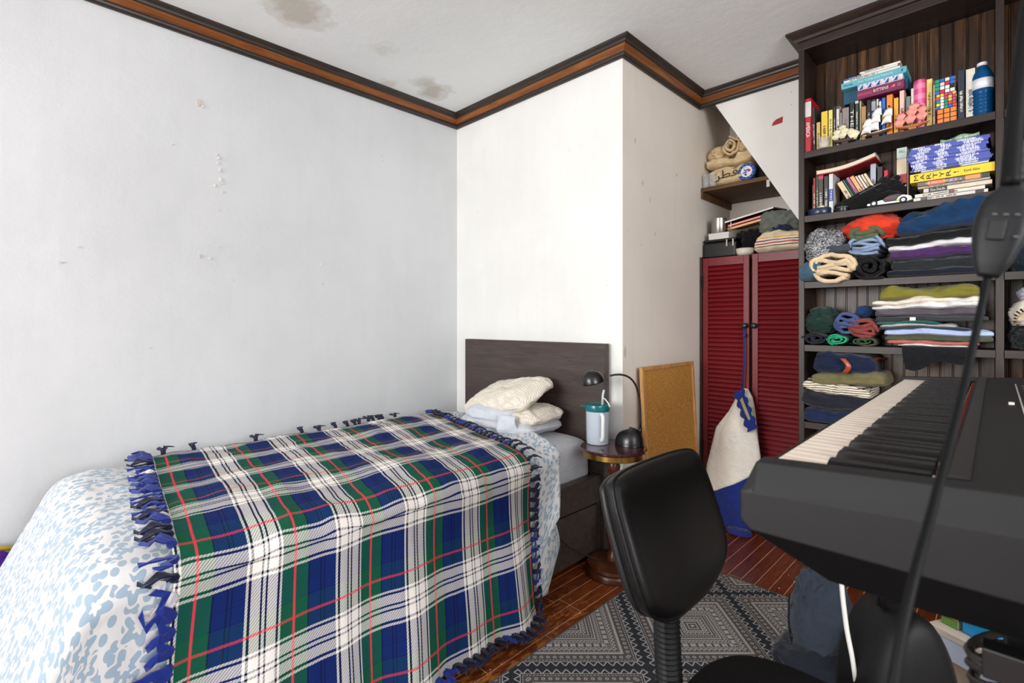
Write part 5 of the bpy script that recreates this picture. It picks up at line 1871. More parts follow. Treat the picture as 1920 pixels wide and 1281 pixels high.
# desk lamp
LX, LY = -1.207, 1.948
M_lamp = mat('black lamp plastic', (12, 12, 13), .3, .1, 60, coat=.2)
lp = empty('desk_lamp', (LX, LY, TT), 'black gooseneck desk lamp on the round table', 'lamp')


def dome(u, v):
    a = 2 * PI * u
    b = PI / 2 * v
    return (LX + .066 * math.cos(a) * math.cos(b) ** .8, LY + .058 * math.sin(a) * math.cos(b) ** .8, TT + .001 + .072 * math.sin(b) * (1 + .1 * math.cos(a)))


mb = MB().grid(dome, 40, 14, closeu=True)
mb.f.append(tuple(range(40))[::-1])
mb.mi.append(0)
obj('base', mb, M_lamp, lp, smooth=True, auto=50)
obj('socket', MB().tube([(LX + .036, LY + .026, TT + .050), (LX + .038, LY + .028, TT + .078)], .0085, 14), M_lamp, lp, smooth=True)
neck = []
HXL, HYL, HZL = -1.262, 1.852, .862
P0 = Vector((LX + .038, LY + .028, TT + .078))
for i in range(26):
    q = i / 25
    p1, p2, p3 = P0 + Vector((.004, .003, .16)), Vector((P0.x - .012, P0.y - .004, .892)), Vector((HXL + .010, HYL + .010, HZL + .004))
    b_ = (1 - q) ** 3 * P0 + 3 * (1 - q) ** 2 * q * p1 + 3 * (1 - q) * q * q * p2 + q ** 3 * p3
    neck.append(b_)
obj('gooseneck', MB().tube(neck, .0045, 10), M_lamp, lp, smooth=True)
Ms = Matrix.Translation((-1.306, 1.812, .832)) @ Matrix.Rotation(.25, 4, Vector((.7, -.7, 0)))
obj('lamp_shade', MB().lathe([(.051, 0), (.051, .004), (.048, .024), (.040, .042), (.026, .055), (.012, .061), (.001, .062), (.001, .058), (.024, .051), (.037, .039), (.045, .022), (.047, .001)], 36, M=Ms), M_lamp, lp, smooth=True)
obj('bulb', MB().lathe([(.001, .002), (.014, .006), (.02, .018), (.016, .03), (.009, .044), (.001, .046)], 20, M=Ms), mat('white bulb glass', (232, 230, 222), .2), lp, smooth=True)
cd = MB().tube([(-1.33, 1.55, .26), (-1.345, 1.62, .20), (-1.335, 1.68, .14), (-1.30, 1.745, .100), (-1.272, 1.775, .082), (-1.258, 1.80, .070), (-1.252, 1.815, .0662)], .0028, 8)
tag(obj('lamp_cord', cd, mat('black cord', (30, 28, 28), .5), smooth=True), 'thin dark lamp cord drooping from the bed side onto the table base', 'cord')

# ================================================================== CORKBOARD
def cork_mat():
    t = NT('cork')
    n = t.noise(t.coord(), 130, 4, .7)
    t.base(t.ramp(n, [(.3, (150, 98, 40)), (.5, (188, 132, 64)), (.7, (208, 156, 88))]), .9, 0, .15)
    t.bump(n, .3, .002)
    return t.m


ckb = empty('corkboard', (-1.23, 2.40, 0), 'cork notice board in a pine frame leaning against the chimney wall', 'corkboard')
CY0, CY1, CZ = 2.125, 2.672, .885
la = .052
Mk = Matrix.Translation((XC + .07, 0, .001)) @ Matrix.Rotation(-la, 4, 'Y')
M_pine = wood('pine frame', (160, 112, 62), (192, 142, 86), (214, 170, 114), (6, 6, 1), .5, 5)
obj('cork_sheet', MB().box(.004, .010, CY0 + .016, CY1 - .016, .016, CZ - .016, M=Mk), cork_mat(), ckb)
for (a, b_, c, d) in ((CY0, CY0 + .018, 0, CZ), (CY1 - .018, CY1, 0, CZ)):
    obj('frame_stile', MB().box(0, .018, a, b_, c, d, M=Mk), M_pine, ckb, bevel=.002)
for (c, d) in ((0, .018), (CZ - .018, CZ)):
    obj('frame_rail', MB().box(0, .018, CY0 + .0182, CY1 - .0182, c, d, M=Mk), M_pine, ckb, bevel=.002)

# ================================================================== DRAWSTRING BAG ON THE DOOR KNOB
M_cvs = cloth('white canvas', (222, 216, 206), .06)
M_bblu = cloth('royal blue fleece', (22, 40, 112), .1)
bg = empty('drawstring_bag', (-1.03, 2.74, 0), 'white and blue drawstring laundry bag hanging from the closet knob', 'bag')
obj('cord', MB().tube([(KX, KY - .012, 1.083), (KX + .001, KY - .022, 1.04), (KX + .002, KY - .024, .90), (KX - .006, KY - .030, .74)], .0045, 8), mat('blue cord', (28, 44, 120), .7), bg, smooth=True)
obj('cord_knot', MB().lathe([(.001, -.012), (.007, -.009), (.010, 0), (.007, .009), (.001, .012)], 10, KX + .001, KY - .023, 1.028), mat('blue cord', (28, 44, 120), .7), bg, smooth=True)
rings = [(.745, -1.012, 2.79, .012, .012), (.70, -1.015, 2.785, .040, .025), (.62, -1.022, 2.775, .068, .04), (.52, -1.045, 2.765, .108, .052), (.40, -1.062, 2.755, .138, .060), (.30, -1.068, 2.75, .142, .064)]
rings2 = [(.30, -1.068, 2.75, .142, .064), (.26, -1.060, 2.75, .132, .062), (.18, -1.045, 2.748, .104, .060), (.10, -1.036, 2.745, .084, .058), (.04, -1.03, 2.742, .074, .056), (.008, -1.03, 2.742, .066, .05)]


def loft(rs, seed):
    n = 48

    def f(u, v):
        k = v * (len(rs) - 1)
        i = min(int(k), len(rs) - 2)
        q = k - i
        z, cx, cy, rx, ry = [a + (b - a) * q for a, b in zip(rs[i], rs[i + 1])]
        a = 2 * PI * u
        w = 1 + .10 * math.sin(a * 5 + z * 6 + seed) * min(1, (.80 - z) * 3) * .8 + .08 * noise.noise(Vector((math.cos(a) * 2, math.sin(a) * 2, z * 6 + seed)))
        zt = z + (.085 * math.cos(a) - .07) * min(1, z * 4) * min(1, max(0, (.52 - z) / .2))
        return (cx + rx * w * math.cos(a), min(cy + ry * w * math.sin(a), KY - .004), max(.004, zt))
    m = MB().grid(f, n, 36, closeu=True)
    m.f += [tuple(range(n)), tuple(range(35 * n, 36 * n))]
    m.mi += [0, 0]
    return m


obj('canvas_body', loft(rings, 1), M_cvs, bg, smooth=True)
obj('blue_bottom', loft(rings2, 1), M_bblu, bg, smooth=True)


def ruff(u, v):
    # ruffled mouth running down the room side of the bag
    p0, p1 = Vector((-1.03, 2.742, .735)), Vector((-.945, 2.705, .545))
    c = p0.lerp(p1, u)
    a = 2 * PI * v
    r = .027 + .006 * math.sin(u * 26 + 1.5 * math.sin(a)) + .004 * noise.noise(Vector((u * 9, math.cos(a) * 2, math.sin(a) * 2)))
    return (c.x + r * .9 * math.cos(a), c.y + .014 * math.sin(a) - .006, c.z + r * .55 * math.cos(a))


obj('ruffle', MB().grid(ruff, 60, 16, closev=True), M_bblu, bg, smooth=True)
obj('lining', MB().grid(lambda u, v: (-1.005 + .055 * u + .012 * (v - .5), 2.706 - .008 * u - .004 * math.sin(PI * v), .70 - .13 * u + .016 * (v - .5)), 12, 5), cloth('khaki lining', (150, 138, 108)), bg, smooth=True, solid=.002)
obj('blue_strap', heap((-1.0, 2.665, .016), (.06, .045, .016), 31, .2, n=40, zmin=.002), M_bblu, bg, smooth=True)

# ================================================================== RUG
def rug_mat():
    t = NT('charcoal rug with woven diamonds')
    P = t.n('NewGeometry').outputs['Position']
    x, y, _ = t.sep(P)
    s2 = math.sqrt(.5)
    p = t.math('MULTIPLY', t.math('ADD', t.math('ADD', x, .814), t.math('SUBTRACT', y, 1.734)), s2)
    q = t.math('MULTIPLY', t.math('SUBTRACT', t.math('SUBTRACT', y, 1.734), t.math('ADD', x, .814)), s2)
    pit = .435

    def cell(c):
        return t.math('SUBTRACT', t.math('MULTIPLY', t.math('FRACT', t.math('ADD', t.math('DIVIDE', c, pit), .5)), pit), pit / 2)
    cp, cq = cell(p), cell(q)
    ap, aq = t.math('ABSOLUTE', cp), t.math('ABSOLUTE', cq)
    m = t.math('MAXIMUM', ap, aq)
    l = t.mix(t.math('GREATER_THAN', ap, aq), cp, cq)   # coordinate along the side
    along = t.math('ADD', t.math('MULTIPLY', t.math('GREATER_THAN', ap, aq), cq), t.math('MULTIPLY', t.math('LESS_THAN', ap, aq), cp))

    def band(a, b):
        return t.math('MULTIPLY', t.math('GREATER_THAN', m, a), t.math('LESS_THAN', m, b))

    def per(f, thr=.5, off=0.):
        return t.math('GREATER_THAN', t.math('FRACT', t.math('ADD', t.math('MULTIPLY', along, f), off)), thr)

    def tri(f, a, b, thick=.22):
        # outlined zigzag triangles between distance a and b
        fr = t.math('ABSOLUTE', t.math('SUBTRACT', t.math('FRACT', t.math('MULTIPLY', along, f)), .5))   # 0..0.5
        h = t.math('DIVIDE', t.math('SUBTRACT', m, a), b - a)
        d = t.math('ABSOLUTE', t.math('SUBTRACT', t.math('SUBTRACT', 1, t.math('MULTIPLY', fr, 2)), h))
        z = t.math('LESS_THAN', d, thick)
        base = t.math('LESS_THAN', h, .13)
        return t.math('MULTIPLY', band(a, b), t.math('MAXIMUM', z, base))
    ink = None
    for k in (tri(33, .1885, .210, .17), t.math('MULTIPLY', band(.181, .184), per(90, .4)),
              t.math('MULTIPLY', band(.160, .176), t.math('LESS_THAN', t.math('ABSOLUTE', t.math('SUBTRACT', t.math('SQRT', t.math('ADD', t.math('POWER', t.math('SUBTRACT', m, .168), 2), t.math('POWER', t.math('MULTIPLY', t.math('SUBTRACT', t.math('FRACT', t.math('MULTIPLY', along, 46)), .5), 1 / 46), 2))), .0045)), .0016)),
              band(.144, .153), t.math('MULTIPLY', band(.139, .141), per(100, .4)), tri(60, .124, .136, .3), band(.119, .1215), t.math('MULTIPLY', band(.098, .116), per(75, .62)),
              t.math('MULTIPLY', band(.100, .114), per(38, .55, .2)), band(.092, .095), tri(80, .080, .090, .3), band(.070, .075), t.math('MULTIPLY', band(.060, .066), per(110, .5)),
              band(.050, .054), tri(70, .034, .046, .3), band(.026, .031), band(.014, .018), band(0, .006)):
        ink = k if ink is None else t.math('MAXIMUM', ink, k)
    wv = t.noise(t.coord(), 900, 2)
    inside = t.math('LESS_THAN', m, .186)
    bg = t.mix(inside, rgb((52, 56, 62)), rgb((92, 86, 82)))
    tw = t.math('GREATER_THAN', t.math('FRACT', t.math('MULTIPLY', t.math('ADD', x, t.math('MULTIPLY', y, .6)), 420)), .55)
    bg = t.mix(t.math('MULTIPLY', t.math('MULTIPLY', tw, inside), .35), bg, rgb((124, 118, 112)))
    col = t.mix(t.math('MULTIPLY', ink, .92), bg, rgb((190, 188, 186)))
    col = t.mix(t.maprange(wv, .3, .7, 0, .3), col, rgb((40, 40, 44)))
    # dark plain border round the rug
    t.base(col, .95, 0, .15)
    t.bump(t.math('ADD', wv, t.math('MULTIPLY', tw, .4)), .5, .003)
    return t.m


rg = empty('area_rug', (-.4, 1.4, 0), 'charcoal flat-woven rug with pale diamond pattern under the chair', 'rug')
obj('woven_field', MB().box(-1.118, .35, .10, 2.183, .0008, .006), rug_mat(), rg, bevel=.002)
obj('edge_binding', MB().box(-1.122, .354, 2.1832, 2.187, .0008, .0062).box(-1.1222, -1.1182, .10, 2.187, .0008, .0062), mat('rug binding', (92, 84, 78), .9, .2, 200), rg)
random.seed(4)
cr = MB()
for i in range(46):
    x, y = random.uniform(-1.32, -.3), random.uniform(1.0, 2.7)
    if -1.13 < x and y < 2.2 and random.random() < .6:
        continue
    zz = .0066 if (x > -1.122 and y < 2.187) else .0006
    s = random.uniform(.001, .0026)
    a = random.random() * 3
    cr.box(-s, s, -s * .6, s * .6, 0, s * .7, M=Matrix.Translation((x, y, zz)) @ Matrix.Rotation(a, 4, 'Z'))
tag(obj('floor_crumbs', cr, mat('pale crumbs', (226, 216, 200), .8)), 'pale crumbs of dust and paint scattered over the floor', 'dust', None, 'stuff')

# ================================================================== CHAIR
ch = empty('task_chair', (-.27, .90, 0), 'black vinyl task chair with a ribbed back post facing the keyboard', 'chair')
M_vin = mat('black vinyl', (9, 9, 10), .40, .12, 30, bump=.25, bs=400, bd=.0006, spec=.32)
M_shell = mat('black plastic shell', (13, 14, 15), .45)
CYC = .925
outl = []
raw = [(a * .87, b - .026) for a, b in [(.165, .832), (.0, .838), (-.165, .832), (-.196, .80), (-.203, .73), (-.198, .655), (-.17, .612), (-.09, .582), (.0, .576), (.09, .582), (.17, .612), (.198, .655), (.203, .73), (.196, .80)]]


def catmull(pts, n):
    out = []
    L = len(pts)
    for i in range(L):
        p0, p1, p2, p3 = [Vector(pts[(i + k) % L]) for k in (-1, 0, 1, 2)]
        for j in range(n):
            t = j / n
            out.append(.5 * ((2 * p1) + (p2 - p0) * t + (2 * p0 - 5 * p1 + 4 * p2 - p3) * t * t + (3 * p1 - p0 - 3 * p2 + p3) * t ** 3))
    return out


OUT = catmull(raw, 6)


def back_pt(p, q, d):
    """p across, q height, d out of the back's plane towards the seat"""
    zc = .73
    k = .35
    s = math.sqrt(1 + k * k)
    x = -.514 - k * (q - zc) + d / s
    return (x, CYC + p, q + d * k / s)


def cushion(levels):
    m = MB()
    n = len(OUT)
    cx, cz = 0., .69
    for (sc, d, bul) in levels:
        for o in OUT:
            p, q = o.x * sc, cz + (o.y - cz) * sc
            cur = .6 * (o.x * sc) ** 2
            m.v.append(back_pt(p, q, d + cur))
    L = len(levels)
    m.f = [(i * n + k, i * n + (k + 1) % n, (i + 1) * n + (k + 1) % n, (i + 1) * n + k) for i in range(L - 1) for k in range(n)]
    m.f += [tuple(range(n))[::-1], tuple(range((L - 1) * n, L * n))]
    m.mi = [0] * len(m.f)
    return m


obj('backrest', cushion([(.95, -.004, 0), (.985, -.002, 0), (1.0, .004, 0), (1.0, .016, 0), (.985, .024, 0), (.95, .030, 0), (.88, .034, 0), (.75, .037, 0), (.5, .039, 0), (.25, .040, 0), (.05, .040, 0)]), M_vin, ch, smooth=True)
obj('piping', MB().tube([back_pt(o.x * 1.0, .69 + (o.y - .69) * 1.0, .0165 + .6 * o.x ** 2) for o in OUT] + [back_pt(OUT[0].x, OUT[0].y, .0165 + .6 * OUT[0].x ** 2)], .0035, 8, caps=False), M_vin, ch, smooth=True)
obj('back_shell', cushion([(.3, -.036, 0), (.6, -.034, 0), (.85, -.028, 0), (.95, -.02, 0), (.985, -.012, 0), (.975, -.005, 0)]), M_shell, ch, smooth=True)
M_gait = mat('black rubber gaiter', (7, 8, 10), .4, spec=.35)
pr = []
zz = .33
i = 0
pp = []
rr = []
for i in range(60):
    q = i / 59
    pp.append((-.475 - .03 * q + .02 * q * q, CYC - .005, .34 + .30 * q))
    rr.append(.0265 if i % 2 else .0225)
obj('back_post', MB().tube(pp, rr, 20), M_gait, ch, smooth=False)
obj('back_bar', MB().tube([(-.475, CYC - .005, .36), (-.465, CYC - .005, .315), (-.42, CYC - .005, .300), (-.27, CYC - .005, .300)], .018, 12), M_shell, ch, smooth=True)


def seat(u, v):
    a, b = 2 * PI * u, PI * (v - .5)
    ca, sa = math.cos(a), math.sin(a)
    e = .6
    x = math.copysign(abs(ca) ** e, ca) * max(0, math.cos(b)) ** .35
    y = math.copysign(abs(sa) ** e, sa) * max(0, math.cos(b)) ** .35
    return (-.235 + .215 * x, CYC - .03 + .225 * y, .388 + .040 * math.sin(b) - .012 * (math.sin(b) > 0) * (1 - min(1, x * x + y * y)))


obj('seat', MB().grid(seat, 56, 20, closeu=True), mat('black seat fabric', (8, 7, 7), .9, .2, 200, bump=.3, bs=500, spec=.15), ch, smooth=True)
obj('mechanism', MB().box(-.30, -.16, CYC - .09, CYC + .06, .27, .347), M_shell, ch, bevel=.008)
obj('gas_column', MB().lathe([(.014, .22), (.014, .275), (.026, .225), (.026, .09), (.001, .09)], 20, -.235, CYC - .02), M_shell, ch, smooth=True)
for k in range(5):
    a = k * 2 * PI / 5 + .2
    c, s = math.cos(a), math.sin(a)
    leg = obj('leg', MB().tube([(-.235 + .02 * c, CYC - .02 + .02 * s, .115), (-.235 + .15 * c, CYC - .02 + .15 * s, .095), (-.235 + .26 * c, CYC - .02 + .26 * s, .075)], [.022, .018, .014], 10), M_shell, ch, smooth=True)
    Mw = Matrix.Translation((-.235 + .26 * c, CYC - .02 + .26 * s, .0345)) @ Matrix.Rotation(a, 4, 'Z') @ Matrix.Rotation(PI / 2, 4, 'X')
    obj('caster', MB().lathe([(.001, -.020), (.024, -.020), (.027, -.016), (.027, .016), (.024, .020), (.001, .020)], 18, M=Mw), M_shell, leg, smooth=True)
    obj('caster_stem', MB().tube([(-.235 + .26 * c, CYC - .02 + .26 * s, .058), (-.235 + .26 * c, CYC - .02 + .26 * s, .076)], .006, 8), M_shell, leg)

# ================================================================== DIGITAL PIANO
KZ = .932                                     # top of the white keys
XK = -.207                                    # front line of the keys
KY0 = .652
WK = .0235
NW = 52
M_pno = mat('dark grey piano shell', (9, 10, 12), .55, .1, 60, bump=.35, bs=900, bd=.0005, spec=.4)
M_pblk = mat('black piano panel', (7, 7, 8), .35, .15, 50)
M_ivory = mat('ivory white key', (236, 222, 206), .25)
M_ebony = mat('black key', (6, 6, 7), .35, spec=.35)
pn = empty('digital_piano', (0, 1.28, .80), 'dark grey eighty-eight-key digital piano', 'keyboard piano')
PY0, PY1 = .605, KY0 + NW * WK + .045
PX0, PX1 = -.228, .150


def pbox_profile(y_in):
    return None


# shell: side profile in XZ swept along Y, ends bevelled
prof = [(PX0 + .012, KZ - .072), (PX0, KZ - .062), (PX0, KZ - .026), (PX0 + .012, KZ - .004), (XK - .004, KZ - .004), (XK - .004, KZ - .02), (-.050, KZ - .02), (-.050, KZ + .010), (-.030, KZ + .016), (.085, KZ + .0215), (PX1 - .02, KZ + .0240), (PX1, KZ + .012), (PX1, KZ - .062), (PX1 - .012, KZ - .072)]
m = MB().prism(prof, lambda p, q, t: (p, t, q), KY0 - .004, PY1 - .040)
obj('case', m, M_pno, pn, bevel=.002)
# end blocks with sloped upper edges
def end_block(ya, yb, sgn, nm):
    pr = [(PX0 + .012, KZ - .072), (PX0, KZ - .062), (PX0, KZ - .026), (PX0 + .014, KZ + .0065), (PX1 - .02, KZ + .0255), (PX1, KZ + .012), (PX1, KZ - .062), (PX1 - .012, KZ - .072)]
    n = len(pr)
    m = MB()

    def ring(y, low):
        out = []
        for (p, q) in pr:
            qq = q
            if low and q > KZ - .03:
                qq = KZ - .027 + max(0, (p - PX0)) * .055
            out.append((p, y, qq))
        return out
    vs = ring(ya, True) + ring(ya + sgn * .016, False) + ring(yb, False)
    fs = [tuple(range(n)), tuple(range(2 * n, 3 * n))]
    for s in range(2):
        fs += [(s * n + i, s * n + (i + 1) % n, (s + 1) * n + (i + 1) % n, (s + 1) * n + i) for i in range(n)]
    m.add(vs, fs)
    obj(nm, m, M_pno, pn, bevel=.0025, seg=3)


end_block(PY0, KY0 - .005, 1, 'end_block')
end_block(PY1, PY1 - .039, -1, 'end_block')
# tapered underside
und = MB()
a0 = [(PX0 + .012, PY0 + .004, KZ - .0722), (PX1 - .012, PY0 + .004, KZ - .0722), (PX1 - .012, PY1 - .004, KZ - .0722), (PX0 + .012, PY1 - .004, KZ - .0722)]
a1 = [(PX0 + .075, PY0 + .075, KZ - .135), (PX1 - .05, PY0 + .075, KZ - .135), (PX1 - .05, PY1 - .075, KZ - .135), (PX0 + .075, PY1 - .075, KZ - .135)]
und.add(a0 + a1, [(0, 1, 2, 3), (7, 6, 5, 4), (0, 4, 5, 1), (1, 5, 6, 2), (2, 6, 7, 3), (3, 7, 4, 0)])
obj('underside', und, mat('black underside', (4, 4, 5), .8, spec=.2), pn)
# keys
wk = MB().box(0, .148, .0005, WK - .0005, -.018, 0).mesh('white_key', M_ivory)
bk = MB()
bk.prism([(0, .0), (.004, .011), (.095, .0125), (.095, -.005), (0, -.005)], lambda p, q, t: (p, t, q), -.0055, .0055)
bkm = bk.mesh('black_key', M_ebony)
for i in range(NW):
    o = obj('white_key', wk, None, pn, bevel=.0012, seg=2, world=True)
    o.location = (XK, KY0 + i * WK, KZ)
# keys start at A (near end is the lowest note): pattern of gaps with a black key after white index
names = ['A', 'B', 'C', 'D', 'E', 'F', 'G']
for i in range(NW - 1):
    if names[i % 7] in ('A', 'C', 'D', 'F', 'G'):
        o = obj('black_key', bkm, None, pn, bevel=.001, seg=2, world=True)
        o.location = (XK + .052, KY0 + (i + 1) * WK, KZ)
obj('felt_strip', MB().box(-.0585, -.0515, KY0 + .001, KY0 + NW * WK - .001, KZ - .006, KZ + .0018), mat('red felt', (150, 40, 40), .95, .2, 300), pn)
obj('fascia', MB().prism([(-.052, KZ + .0095), (-.046, KZ + .0185), (-.030, KZ + .0185), (-.030, KZ + .0165), (-.0505, KZ + .0095)], lambda p, q, t: (p, t, q), KY0, PY1 - .042), M_pblk, pn)
# control panel, a pale line, small marks and the speaker grille
sl = (.0055 / .115)


def panz(x):
    return KZ + .016 + (x + .030) * sl


obj('panel_line', MB().add([(.020, 1.08, panz(.020) + .0006), (.0225, 1.08, panz(.0225) + .0006), (.0225, 1.72, panz(.0225) + .0006), (.020, 1.72, panz(.020) + .0006)], [(0, 1, 2, 3)]), mat('silver print', (190, 190, 188), .4), pn, recalc=False)
random.seed(9)
for i in range(14):
    yy = 1.30 + .03 * i
    xx = .030 + .012 * (i % 2)
    obj('button', MB().box(xx, xx + .007, yy, yy + .012, panz(xx) - .002, panz(xx) + .0022), mat('dark button', (58, 58, 60), .4), pn, bevel=.0008)
obj('volume_knob', MB().box(.004, .012, 1.29, 1.302, panz(.004) - .001, panz(.01) + .004), mat('white dot', (226, 222, 210), .4), pn, bevel=.001)
gr = MB()
for i in range(18):
    gr.box(.040, .078, .70 + i * .016, .706 + i * .016, panz(.04) - .004, panz(.078) + .0005)
o = obj('speaker_grille', gr, M_pblk, pn)
o['kind'] = 'stuff'
mr = empty('music_rest', (.105, 1.55, KZ + .034), 'black plastic music rest lying on the back of the piano', 'music rest')
obj('rest_panel', MB().prism([(.055, KZ + .0265), (.062, KZ + .052), (.135, KZ + .052), (.14, KZ + .0265)], lambda p, q, t: (p, t, q), 1.25, 1.72), mat('smoked plastic', (16, 15, 14), .25), mr, bevel=.004)
# stand: two legs with feet and a crossbar
sd = empty('piano_stand', (0, 1.28, 0), 'black steel stand under the digital piano', 'stand')
M_stl = mat('black steel', (9, 9, 10), .45)
for yy in (.655, 1.38):
    obj('leg', MB().box(.05, .09, yy - .015, yy + .015, .03, KZ - .1355), M_stl, sd, bevel=.003)
    obj('foot', MB().box(.035, .22, yy - .02, yy + .02, .0065, .03), M_stl, sd, bevel=.004)
    obj('bracket', MB().box(-.02, .10, yy - .012, yy + .012, KZ - .165, KZ - .1365), M_stl, sd, bevel=.002)
obj('crossbar', MB().box(.06, .08, .671, 1.364, .30, .34), M_stl, sd, bevel=.002)

# ================================================================== FOREGROUND CORD WITH INLINE SWITCH
def bez(pts, n):
    out = []
    P = [Vector(p) for p in pts]
    for i in range(len(P) - 1):
        p0, p1, p2, p3 = P[max(i - 1, 0)], P[i], P[i + 1], P[min(i + 2, len(P) - 1)]
        for j in range(n):
            t = j / n
            out.append(.5 * ((2 * p1) + (p2 - p0) * t + (2 * p0 - 5 * p1 + 4 * p2 - p3) * t * t + (3 * p1 - p0 - 3 * p2 + p3) * t ** 3))
    return out + [P[-1]]


fc = empty('hanging_cable', (.0, .5, 1.1), 'black hanging lamp cord with a large inline switch, close in front', 'cord')
M_crd = mat('black rubber cord', (8, 9, 11), .55, spec=.15)
obj('cable', MB().tube(bez([(.12, .66, CEIL - .004), (.075, .63, 1.85), (.022, .585, 1.45), (.0045, .553, 1.29), (-.001, .523, 1.202)], 10), .0058, 10), M_crd, fc, smooth=True)
obj('cable', MB().tube(bez([(-.0125, .511, 1.134), (-.021, .474, 1.072), (-.0265, .428, 1.032), (-.032, .380, .995), (-.040, .322, .940), (-.052, .28, .82), (-.10, .24, .50), (-.14, .22, .10), (-.16, .26, .012)], 10), .0026, 10), M_crd, fc, smooth=True)
A, B = Vector((-.0005, .5215, 1.200)), Vector((-.0125, .511, 1.134))
ax = (B - A).normalized()
fwd = Vector((0, 0, 0)) - Vector((0, .52, .06))
side = ax.cross(Vector((.0, -1, 0))).normalized()
nrm = side.cross(ax).normalized()


def sw(u, v):
    a = 2 * PI * v
    ca, sa = math.cos(a), math.sin(a)
    w = [.006, .0125, .0148, .0155, .0152, .014, .0122, .010, .006]
    k = u * (len(w) - 1)
    i = min(int(k), len(w) - 2)
    ww = w[i] + (w[i + 1] - w[i]) * (k - i)
    c = A + (B - A) * u
    return c + side * ww * math.copysign(abs(ca) ** .55, ca) + nrm * ww * .62 * math.copysign(abs(sa) ** .6, sa)


mb = MB().grid(sw, 30, 28, closev=True)
mb.f += [tuple(j * 30 for j in range(28)), tuple(j * 30 + 29 for j in range(28))]
mb.mi += [0, 0]
M_sw = mat('dark grey switch plastic', (14, 16, 19), .5, spec=.3)
swo = obj('switch_body', mb, M_sw, fc, smooth=True)
cc = A + (B - A) * .52 + nrm * .0082
if cc.y > .52:
    cc = A + (B - A) * .52 - nrm * .0082
Mb = Matrix((side, ax, nrm)).transposed().to_4x4()
Mb.translation = cc
obj('rocker', MB().box(-.0035, .0065, -.0075, .0075, -.0028, .0030, M=Mb), mat('black rocker', (14, 14, 15), .3), swo, bevel=.001)
for (a, b_) in ((-.009, -.012), (-.003, -.012), (.003, -.012), (-.011, .004)):
    obj('print_mark', MB().box(a, a + .0028, b_, b_ + .0008, -.0018, .0024, M=Mb), mat('grey mark', (96, 98, 98), .5), swo)
obj('ceiling_hook', MB().lathe([(.001, 0), (.006, 0), (.012, -.006), (.012, -.0001), (.001, 0)][:3] + [(.006, -.012), (.001, -.012)], 14, .12, .66, CEIL - .001), M_crd, fc)

# coil of cable hanging under the piano
co = empty('cable_coil', (.005, .70, .70), 'coil of dark grey cable hanging on a black post below the piano', 'cable')
pts = []
for i in range(120):
    a = 2 * PI * i / 24
    pts.append((.006 + .036 * math.cos(a) + .002 * math.sin(i * .3), .705 + .030 * math.sin(a) + .008 * (i / 120), .772 + .014 * math.cos(a) + .010 * math.sin(i * .21) - .028 * (i / 120)))
obj('cable_loops', MB().tube(pts, .0042, 8), mat('dark grey cable', (44, 42, 40), .35), co, smooth=True)
obj('post', MB().box(-.006, .018, .694, .716, .0065, KZ - .1355), M_stl, co, bevel=.003)

# ================================================================== THINGS UNDER THE PIANO
bp = empty('backpack', (-.165, 1.255, 0), 'black padded backpack standing behind the chair under the piano', 'backpack')


def bpack(u, v):
    a = 2 * PI * u
    z = .008 + .53 * v
    w = 1 if v < .6 else math.sqrt(max(0, 1 - ((v - .6) / .4) ** 2)) * .94 + .06
    ca, sa = math.cos(a), math.sin(a)
    x = math.copysign(abs(ca) ** .6, ca) * .092 * w * (1 + .03 * math.sin(9 * z))
    y = math.copysign(abs(sa) ** .6, sa) * .085 * (.6 + .4 * w)
    d = Matrix.Rotation(PI / 4, 4, 'Z') @ Vector((x, y, 0))
    return (-.165 + d.x, 1.255 + d.y, z)


mb = MB().grid(bpack, 48, 30, closeu=True)
mb.f += [tuple(range(48)), tuple(range(29 * 48, 30 * 48))]
mb.mi += [0, 0]
M_bp = mat('black nylon', (8, 8, 9), .55, .15, 80, bump=.2, bs=500, spec=.3)
obj('pack_body', mb, M_bp, bp, smooth=True)
pp = []
for i in range(24):
    v = i / 23
    a = PI * v
    d = Matrix.Rotation(PI / 4, 4, 'Z') @ Vector((.082 * math.cos(a), -.066, 0))
    pp.append((-.165 + d.x, 1.255 + d.y, .26 + .245 * math.sin(a)))
obj('piping', MB().tube(pp, .004, 8), mat('grey piping', (40, 40, 42), .4), bp, smooth=True)
obj('top_handle', MB().tube([(-.185, 1.235, .53), (-.182, 1.238, .572), (-.165, 1.255, .585), (-.148, 1.272, .572), (-.145, 1.275, .53)], .008, 8), M_bp, bp, smooth=True)
sb2 = empty('cloth_bag', (-.43, 1.78, 0), 'slate-blue cloth bag with a tan sole slumped at the rug edge', 'bag')
obj('bag_body', heap((-.425, 1.79, .17), (.085, .10, .17), 41, .16, n=60, zmin=.022), cloth('slate cloth', (46, 54, 66)), sb2, smooth=True)
obj('bag_base', heap((-.44, 1.75, .055), (.105, .115, .065), 42, .12, n=50, zmin=.014), cloth('dark navy cloth', (20, 25, 36)), sb2, smooth=True)
obj('sole', MB().lathe([(.001, .0065), (.098, .0065), (.102, .010), (.101, .016), (.001, .016)], 36, -.44, 1.75), mat('tan sole', (176, 132, 100), .7), sb2, smooth=True, auto=40)
obj('seam', MB().tube([(-.50, 1.745, .24), (-.497, 1.728, .17), (-.49, 1.72, .10)], .003, 6), cloth('dark navy cloth', (20, 25, 36)), sb2, smooth=True)
tag(obj('white_cable', MB().tube(bez([(-.245, 1.20, .812), (-.244, 1.18, .62), (-.235, 1.18, .50), (-.222, 1.19, .40), (-.21, 1.22, .20), (-.23, 1.30, .0125)], 8), .0045, 8), mat('white cable rubber', (222, 220, 214), .4), smooth=True), 'white cable hanging from the piano in front of the slate bag', 'cable')
